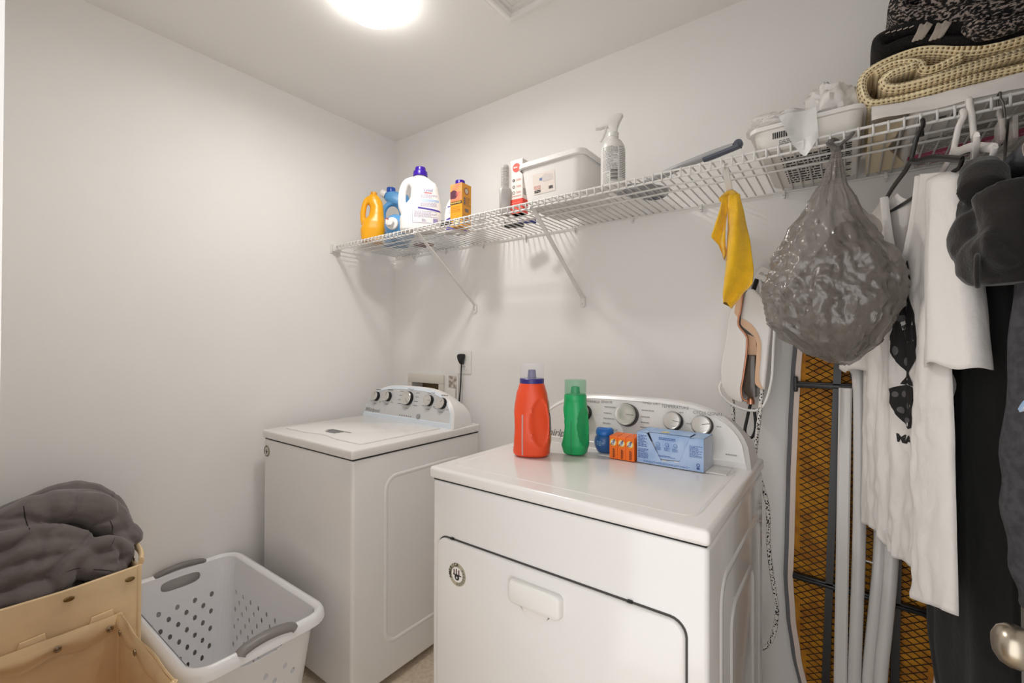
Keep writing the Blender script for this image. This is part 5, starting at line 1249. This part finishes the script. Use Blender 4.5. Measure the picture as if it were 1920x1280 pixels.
def grey_bag():
    t = thing('grey_plastic_bag', 'full grey plastic bag knotted to the shelf edge', 'plastic bag', (0, 1.33, 1.32))
    lf = [(1.850, -.026), (1.837, -.032), (1.781, -.045), (1.714, -.076), (1.645, -.111), (1.566, -.144), (1.512, -.163), (1.456, -.158), (1.414, -.148), (1.385, -.127), (1.345, -.086), (1.325, -.042), (1.316, -.012)]
    rt = [(1.850, -.014), (1.833, -.012), (1.76, -.003), (1.685, .022), (1.609, .058), (1.568, .088), (1.518, .100), (1.469, .101), (1.42, .086), (1.371, .060), (1.335, .026), (1.316, .004)]
    yc = [(1.850, 1.376), (1.80, 1.362), (1.70, 1.345), (1.55, 1.33), (1.40, 1.33), (1.316, 1.34)]
    def at(tab, z): return interp([(-a, b) for a, b in tab], -z)[0]
    loops = []; nz = 150; nn = 160
    for i in range(nz+1):
        z = 1.850-(1.850-1.3165)*(i/nz); xl, xr, y = at(lf, z), at(rt, z), at(yc, z); a = (xr-xl)/2; cx = (xl+xr)/2; b = min(.105, a*.85+.004)
        l = []
        for j in range(nn):
            ph = 2*math.pi*j/nn; k = 1.0
            st = math.sin(ph*11+3*noise.noise(Vector((ph*1.2, z*3, 0))))
            k += .055*st*min(1, max(0, (1.72-z)*0+.9))*(1 if z > 1.5 else max(.25, 1-(1.5-z)*5))
            p = Vector((math.cos(ph)*2, math.sin(ph)*2, z*9)); k += .07*noise.noise(p)+.06*(1-2*abs(noise.noise(p*2.2)))-.02+.03*(1-2*abs(noise.noise(p*5.5)))+.022*(1-3*abs(noise.noise(Vector((p.x*7, p.y*7, p.z*4.2)))))
            left = max(0, -math.cos(ph))
            k += .10*left*(1-2.4*abs(noise.noise(Vector((math.cos(ph)*5, math.sin(ph)*5, z*24)))))*(1 if z < 1.72 else .3)
            l.append((cx+a*k*math.cos(ph), y+b*k*math.sin(ph), z+.006*noise.noise(p*1.5)))
        loops.append(l)
    gm = mat('grey_film', (.52, .49, .465), .12, alpha=.60, bump=.6, bscale=60, bdist=.008, bdetail=4, spec=1.0, coat=.5)
    obj('bag_skin', loft(loops), gm, t, 60, True)
    # dark clothes filling the bag
    L = []
    for i in range(37):
        f = i/36; z = 1.655-.330*f; xl, xr, y = at(lf, z), at(rt, z), at(yc, z); a = (xr-xl)/2; cx = (xl+xr)/2
        g = min(1, f/.55)**.8; aa = a*(.25+.67*g); cc = cx+(a-aa)*.80-.006
        L.append([(cc+aa*math.cos(2*math.pi*j/40)*(1+.07*noise.noise(Vector((math.cos(j*.16)*2, math.sin(j*.16)*2, z*9)))), y+min(.095, aa*.8)*math.sin(2*math.pi*j/40), z) for j in range(40)])
    obj('contents', loft(L), mat('dark_clothes', (.20, .17, .155), .9), t, 60, True)
    dk = mat('grey_film_dense', (.36, .34, .33), .25, bump=.5, bscale=60, spec=.7)
    kn = [tube(catmull([(-.020, 1.376, 1.845), (-.034, 1.388, 1.868), (-.030, 1.404, 1.882), (-.018, 1.408, 1.872), (-.016, 1.385, 1.850)]), [.008]*25, 10), tube(catmull([(-.020, 1.374, 1.850), (-.006, 1.384, 1.866), (.006, 1.386, 1.876), (.012, 1.388, 1.886)]), [.007, .008, .009, .010, .010, .011, .011, .012, .012, .012, .012, .012, .012, .012, .012, .012, .012, .011, .009], 10, True, (.35, 1)), tube(catmull([(-.022, 1.374, 1.850), (-.034, 1.380, 1.862), (-.042, 1.380, 1.872)]), [.006, .007, .008, .009, .010, .011, .012, .012, .012, .012, .011, .010, .009], 10, True, (.35, 1))]
    obj('knot', remesh(join(*kn), .003, 3), dk, t, 180, True)
    vf = grid(lambda u, v: (-.002+.062*u+.010*math.sin(v*5), 1.40+.03*u-.02*math.sin(u*5+v*2), 1.715-.035*u-.085*v*(.4+.6*u)+.012*noise.noise(Vector((u*4, v*4, 2)))), 14, 14)
    fo = obj('handle_fold', vf, mat('grey_film_light', (.70, .68, .65), .25, alpha=.85, bump=.4, bscale=50), t, 60, True)
grey_bag()

# ------------------------------------------------------------------ hanging clothes
def frame2(c, deg):
    d = Vector((math.sin(R(deg)), -math.cos(R(deg)), 0)); n = Vector((-math.cos(R(deg)), -math.sin(R(deg)), 0)); C = Vector((c[0], c[1], 0))
    return lambda s, n_, z: C+d*s+n*n_+Vector((0, 0, z))
def cloth_tube(P, secs, nz=60, nn=72, seed=0, fold=.006, nf=9, caps=(True, True), p=2.0):
    """secs: z, centre s, half s, centre n, half n (top to bottom)"""
    T = [(-q[0],)+tuple(q[1:]) for q in secs]; loops = []
    z0, z1 = secs[0][0], secs[-1][0]
    for i in range(nz+1):
        z = z0+(z1-z0)*i/nz; cs, hs, cn, hn = interp(T, -z); l = []
        for j in range(nn):
            a = 2*math.pi*j/nn; c, s = math.cos(a), math.sin(a)
            f = fold*min(1, i/12)*(math.sin(c*nf+seed+2.0*noise.noise(Vector((c*2, z*2, seed))))+.5*noise.noise(Vector((c*6, s*2, z*7+seed))))
            l.append(P(cs+hs*math.copysign(abs(c)**(2/p), c), cn+hn*s+f*(.4+.6*abs(s)), z+.006*math.sin(c*5+seed)*(i/nz)))
        loops.append(l)
    return loft(loops, *caps)
def hanger(name, label, neck, hook_top, deg, width, drop, m, r=.0042, over=(1.398, D-.028), far_drop=None):
    t = thing(name, label, 'hanger', (neck[0], neck[1], neck[2]))
    P = frame2(neck, deg); x = hook_top[0]; yo, zo = over
    rr = .0115
    pts = [(x+.001, yo+.016, zo-.022), (x, yo+.014, zo-.004), (x, yo+.009, zo+.0075), (x, yo, zo+.0098), (x, yo-.009, zo+.006), (x, yo-.012, zo-.008), ((x+neck[0])/2, yo-.010, (zo+neck[2])/2+.01), (neck[0], neck[1], neck[2])]
    obj('hook', tube(catmull(pts, 6), r, 10), m, t, 60, True)
    fd = far_drop or drop
    arms = [P(width, 0, neck[2]-drop), P(width*.5, 0, neck[2]-drop*.42), P(.03, 0, neck[2]-.012), P(0, 0, neck[2]), P(-.03, 0, neck[2]-.012), P(-width*.5, 0, neck[2]-fd*.42), P(-width, 0, neck[2]-fd)]
    obj('shoulder_arm', tube(catmull(arms, 5), r*1.2, 8, True, (1.3, .7)), m, t, 60, True)
    bar = [P(width, 0, neck[2]-drop), P(width*.96, 0, neck[2]-drop-.012), P(0, 0, neck[2]-(drop+fd)/2-.012), P(-width*.96, 0, neck[2]-fd-.012), P(-width, 0, neck[2]-fd)]
    obj('bottom_bar', tube(bar, r*.9, 8), m, t, 60, True)
    return t
def clothes():
    hb = mat('hanger_black', (.10, .09, .085), .3); hw = mat('hanger_white', (.90, .885, .87), .35)
    hanger('clothes_hanger', 'black plastic hanger holding the white tee shirt', (.119, 1.395, 1.790), (.139, 0, 0), 16, .205, .075, hb, .0045)
    # ---- white tee shirt
    P = frame2((.112, 1.402), 20)
    t = thing('tee_shirt', 'white tee shirt with a black print, on the black hanger', 'tee shirt', (.10, 1.40, 1.70))
    wm = mat('white_cotton', (.88, .865, .85), .9, bump=.7, bscale=30, bdist=.006, sheen=.15, bdetail=6)
    def sstep(x): x = max(0, min(1, x)); return x*x*(3-2*x)
    HW = [(-1.72, .206), (-1.60, .212), (-1.50, .222), (-1.2, .240), (-.84, .250)]
    def body(sn, z, side, off=0.0):
        """sn in -1..1 far to near; side +1 the sheet towards the room"""
        hw = interp(HW, -z)[0]; s = hw*sn
        A = .025*sstep((1.58-z)/.25); k = sstep((s-.118)/.034)
        s2 = s-A*k+.5*A*sstep((s-.16)/.08); nn = .032*k*sstep((1.60-z)/.2)-.010*sstep((1.5-z)/.3)*(1-k)
        th = (.012+.010*sstep((1.6-z)/.4))*math.sqrt(max(0, 1-sn*sn))
        wv = (.004*math.sin(sn*13+z*2.2)+.003*math.sin(sn*23-z*3+1)+.006*noise.noise(Vector((sn*5, z*4, side)))+.004*(1-2*abs(noise.noise(Vector((sn*6+z*3, z*9-sn*4, side*2)))))+.003*noise.noise(Vector((sn*14, z*22, 7)))+.0035*(1-2.5*abs(noise.noise(Vector((sn*9-z*7, z*13+sn*5, 3))))))*sstep((1.66-z)/.3)*(1-sn**8)
        return P(s2, nn+side*(th+off)+wv, z)
    def top(sn, side):
        s = abs(sn)*.206
        sh = 1.745-.33*max(0, s-.055)
        if s < .075:
            q = s/.075; return (1.565 if side > 0 else 1.705)+(1.738-(1.565 if side > 0 else 1.705))*q**2.2
        return sh
    def hem(sn): return .862-.022*sstep((sn-.0)/.3)+.012*math.sin(sn*8)+.010*abs(sn)
    nu, nv = 84, 90
    def sheet(side):
        def S(u, v):
            sn = -1+2*u; zt_, zb = top(sn, side), hem(sn); z = zt_+(zb-zt_)*v
            return body(sn, z, side)
        return grid(S, nu, nv)
    o = obj('shirt_body', join(sheet(1), sheet(-1)), wm, t, 70, True)
    sm = o.modifiers.new('thickness', 'SOLIDIFY'); sm.thickness = .0016; sm.offset = 0
    col = [body(sn, top(sn, 1)-.004, 1, .002) for sn in [(-.075+.15*i/20)/.206 for i in range(21)]]
    obj('collar', tube(col, .0065, 8, True, (1.3, .5)), wm, t, 60, True)
    colb = [body(sn, top(sn, -1)-.004, -1, .001) for sn in [(-.075+.15*i/20)/.206 for i in range(21)]]
    obj('collar', tube(colb, .0065, 8, True, (1.3, .5)), wm, t, 60, True)
    def sleeve(secs, seed):
        vf = cloth_tube(P, secs, 36, 56, seed, .004, 7, (False, False))
        so = obj('sleeve', vf, wm, t, 70, True); q = so.modifiers.new('thickness', 'SOLIDIFY'); q.thickness = .002; q.offset = 0
    sleeve([(1.705, .150, .030, .010, .020), (1.68, .172, .046, .012, .028), (1.60, .190, .050, .016, .032), (1.50, .205, .054, .022, .034), (1.40, .220, .058, .027, .036), (1.325, .228, .064, .030, .038)], 1.0)
    sleeve([(1.690, -.172, .030, 0, .020), (1.60, -.205, .045, .0, .030), (1.45, -.235, .052, .0, .034), (1.29, -.252, .055, .004, .036)], 4.0)
    ink = mat('shirt_print_black', (.09, .085, .09), .7); gry = mat('shirt_print_grey', (.36, .35, .36), .7)
    def pr(pts, m, off): 
        # polygon in cloth (s, z), tessellated on the shirt surface
        bm = bmesh.new(); vs = [bm.verts.new((a, 0, b)) for a, b in pts]; bm.faces.new(vs); bmesh.ops.triangulate(bm, faces=bm.faces[:])
        bmesh.ops.subdivide_edges(bm, edges=bm.edges[:], cuts=3, use_grid_fill=True); V, F = from_bm(bm)
        return [tuple(body(p[0]/interp(HW, -p[2])[0], p[2], 1, off)) for p in V], F
    cs = .034
    def ell(cx, cz, a, b, n=18): return [(cx+a*math.cos(2*math.pi*i/n), cz+b*math.sin(2*math.pi*i/n)) for i in range(n)]
    head = [(cs+x, z) for x, z in ((0, 1.478), (-.016, 1.472), (-.030, 1.455), (-.040, 1.430), (-.046, 1.405), (-.054, 1.385), (-.060, 1.376), (-.054, 1.368), (-.050, 1.350), (-.044, 1.335), (-.026, 1.312), (-.010, 1.296), (.012, 1.296), (.044, 1.335), (.050, 1.37), (.040, 1.43), (.020, 1.47))]
    fan = [(cs+x, z) for x, z in ((-.062, 1.258), (-.030, 1.268), (0, 1.275), (.03, 1.268), (.062, 1.258), (.050, 1.215), (.028, 1.185), (0, 1.172), (-.028, 1.185), (-.050, 1.215))]
    blk = [ell(cs-.004, 1.535, .009, .022), ell(cs-.014, 1.502, .013, .020), ell(cs+.012, 1.502, .013, .020), head, [(cs-.030, 1.272), (cs-.008, 1.300), (cs+.014, 1.300), (cs+.03, 1.272)], fan]
    k = obj('print', join(*[pr(q, ink, .0022) for q in blk]), ink, t, 0, True); k['label'] = 'black patterned silhouette print'
    spots = [ell(cs-.004, 1.540, .004, .010, 10), ell(cs+.010, 1.505, .004, .010, 10), ell(cs+.010, 1.450, .008, .012, 10), ell(cs-.022, 1.425, .010, .008, 10), ell(cs-.006, 1.405, .018, .006, 10), ell(cs+.004, 1.390, .009, .012, 10), ell(cs-.036, 1.350, .006, .012, 10), ell(cs-.014, 1.325, .006, .010, 10), ell(cs-.040, 1.247, .008, .007, 10), ell(cs-.016, 1.250, .007, .008, 10), ell(cs-.024, 1.212, .010, .008, 10), ell(cs-.002, 1.225, .006, .008, 10), ell(cs-.004, 1.192, .010, .006, 10)]
    for q in spots: obj('print_spot', pr(q, gry, .0034), gry, k, 0, True)
    tx = text_vf('MA', .026, bold=.001)
    obj('print_lettering', ([tuple(body((p[0]+cs-.018)/interp(HW, -(p[2]+1.145))[0], p[2]+1.145, 1, .0024)) for p in tx[0]], tx[1]), ink, t, 0, True)

    # ---- black garments behind and beside the shirt
    hanger('clothes_hanger', 'white plastic hanger over the lower front wire, carrying the black dress', (.190, 1.392, 1.795), (.205, 0, 0), 8, .20, .07, hw, .0058)
    P2 = frame2((.205, 1.400), 6)
    bk = mat('black_cloth', (.035, .032, .032), .92, bump=.4, bscale=40, bdist=.004, sheen=.05)
    t = thing('black_dress', 'long plain black garment hanging behind the white tee shirt', 'garment', (.205, 1.40, 1.70))
    obj('garment_body', cloth_tube(P2, [(1.735, .0, .05, 0, .012), (1.70, 0, .16, 0, .022), (1.65, 0, .205, 0, .028), (1.4, .0, .215, -.004, .032), (1.0, .0, .225, -.004, .034), (.64, -.005, .235, -.004, .036), (.56, .02, .20, -.004, .034), (.50, .08, .12, -.004, .03)], 70, 72, 2.0, .006, 9), bk, t, 70, True)
    # dark brown hooded top bulging at the near side
    br = mat('dark_brown_knit', (.085, .068, .062), .92, bump=.5, bscale=220, bdist=.002, sheen=.2)
    t = thing('brown_hooded_top', 'dark brown hooded top slung over the hangers next to the tee shirt', 'hooded top', (.21, 1.19, 1.50))
    def G(x, y, z): return (x, y, z)
    hood = [tube(catmull([(.212, 1.27, 1.725), (.205, 1.22, 1.728), (.205, 1.17, 1.710), (.195, 1.13, 1.665)]), [.020]*7+[.026]*6+[.032]*6, 16), tube(catmull([(.205, 1.20, 1.700), (.190, 1.19, 1.65), (.185, 1.17, 1.60), (.183, 1.16, 1.555)]), [.022]*5+[.032]*5+[.040]*5+[.042]*4, 18, True, (.75, 1.2)), tube(catmull([(.178, 1.19, 1.560), (.178, 1.15, 1.545), (.190, 1.10, 1.545), (.205, 1.06, 1.56)]), [.034]*6+[.038]*7+[.036]*6, 16, True, (1.1, .6)), tube(catmull([(.215, 1.12, 1.66), (.222, 1.10, 1.60), (.226, 1.10, 1.50)]), .040, 16)]
    vf = mv(remesh(join(*hood), .005, 5), 0, 0, -.035)
    vf = displaced(vf, lambda p: Vector((-1, -.4, 0))*(.010*noise.noise(p*11)+.004*(1-2*abs(noise.noise(p*23)))))
    obj('hood', vf, br, t, 180, True)
    obj('cord_ring', tube([(.172+.004*math.cos(a), 1.055+.020*math.cos(a), 1.485+.026*math.sin(a)) for a in [2*math.pi*i/24 for i in range(25)]], .0035, 8), br, t, 60, True)
    # denim jacket
    hanger('clothes_hanger', 'white plastic hanger over the upper front wire, carrying the denim jacket', (.222, 1.390, 1.815), (.215, 0, 0), -8, .19, .06, hw, .0058, (1.398, D-.006))
    dn = mat('charcoal_denim', (.27, .27, .285), .9, bump=.6, bscale=300, bdist=.0015, color2=(.21, .21, .225), vscale=70)
    t = thing('denim_jacket', 'charcoal denim jacket at the right edge with stitched cuff', 'jacket', (.29, 1.38, 1.70))
    P3 = frame2((.312, 1.395), 4)
    obj('jacket_body', cloth_tube(P3, [(1.70, 0, .06, 0, .02), (1.665, 0, .17, 0, .034), (1.60, 0, .21, 0, .042), (1.2, 0, .215, 0, .046), (1.02, 0, .21, 0, .046)], 40, 64, 5.0, .006, 8), dn, t, 70, True)
    sl = catmull([(.300, 1.20, 1.65), (.292, 1.14, 1.56), (.286, 1.10, 1.40), (.274, 1.09, 1.20), (.272, 1.09, 1.10), (.278, 1.09, 1.00), (.284, 1.09, .945)], 6)
    obj('sleeve', tube(sl, [.045+.010*math.sin(i/len(sl)*math.pi)+.002*math.sin(i*1.1) for i in range(len(sl))], 24, True, (1.0, 1.25)), dn, t, 60, True)
    obj('cuff', tube([(.277, 1.09, 1.012), (.280, 1.09, .985), (.284, 1.09, .945), (.285, 1.09, .935)], [.0500, .0505, .0485, .046], 24, True, (1.0, 1.25)), dn, t, 50, True)
    obj('cuff_stitch', join(*[tube([(.2775+.0505*math.cos(a)*1.0, 1.09+.0635*math.sin(a), 1.006), (.2775+.0505*math.cos(a+.1), 1.09+.0635*math.sin(a+.1), 1.006)], .0013, 5) for a in [2*math.pi*i/40 for i in range(40)]]), mat('pale_thread', (.62, .58, .55), .9), t, 60, True)
    obj('collar', tube(catmull([(.262, 1.33, 1.702), (.262, 1.27, 1.706), (.266, 1.20, 1.702), (.278, 1.12, 1.692)]), [.020]*6+[.024]*7+[.024]*6, 18, True, (1.15, .9)), mat('washed_denim', (.40, .405, .42), .9, bump=.6, bscale=260, bdist=.0015, color2=(.33, .335, .35), vscale=60), t, 60, True)
    obj('collar_stitch', tube(catmull([(.247, 1.135, 1.714), (.240, 1.132, 1.700), (.241, 1.130, 1.683)]), .0014, 6), MATS['pale_thread'], t, 60, True)
    b = obj('pin_button', tr(lathe([(.017, 0), (.017, .003), (.012, .006), (.001, .007)], 28), Matrix.Translation((.2285, 1.075, 1.268)) @ Matrix.Rotation(R(-70), 4, 'Y')), mat('pin_pale_blue', (.62, .74, .88), .2, color2=(.85, .87, .9), vscale=50), t, 50, True)
    # thin metal hanger hook and a clear clip hanger
    hanger('wire_hanger', 'thin grey metal hanger with its hook over the upper front wire', (.270, 1.392, 1.835), (.262, 0, 0), -10, .17, .05, mat('grey_wire', (.42, .41, .40), .3, metal=.8), .0022, (1.398, D-.006))
    t = thing('clear_hanger', 'clear plastic hanger piece between the white hanger and denim collar', 'hanger', (.262, 1.33, 1.78))
    cl = clear_mat('clear_plastic', (.92, .90, .88), .35)
    obj('clip', join(box(.244, .252, 1.30, 1.345, 1.770, 1.815, .002), box(.262, .270, 1.30, 1.345, 1.770, 1.815, .002)), cl, t, 30, True)
    obj('hook_stem', tube(catmull([(.262, 1.40, 1.870), (.258, 1.38, 1.85), (.256, 1.345, 1.815), (.256, 1.33, 1.79)]), .004, 8), cl, t, 60, True)
clothes()
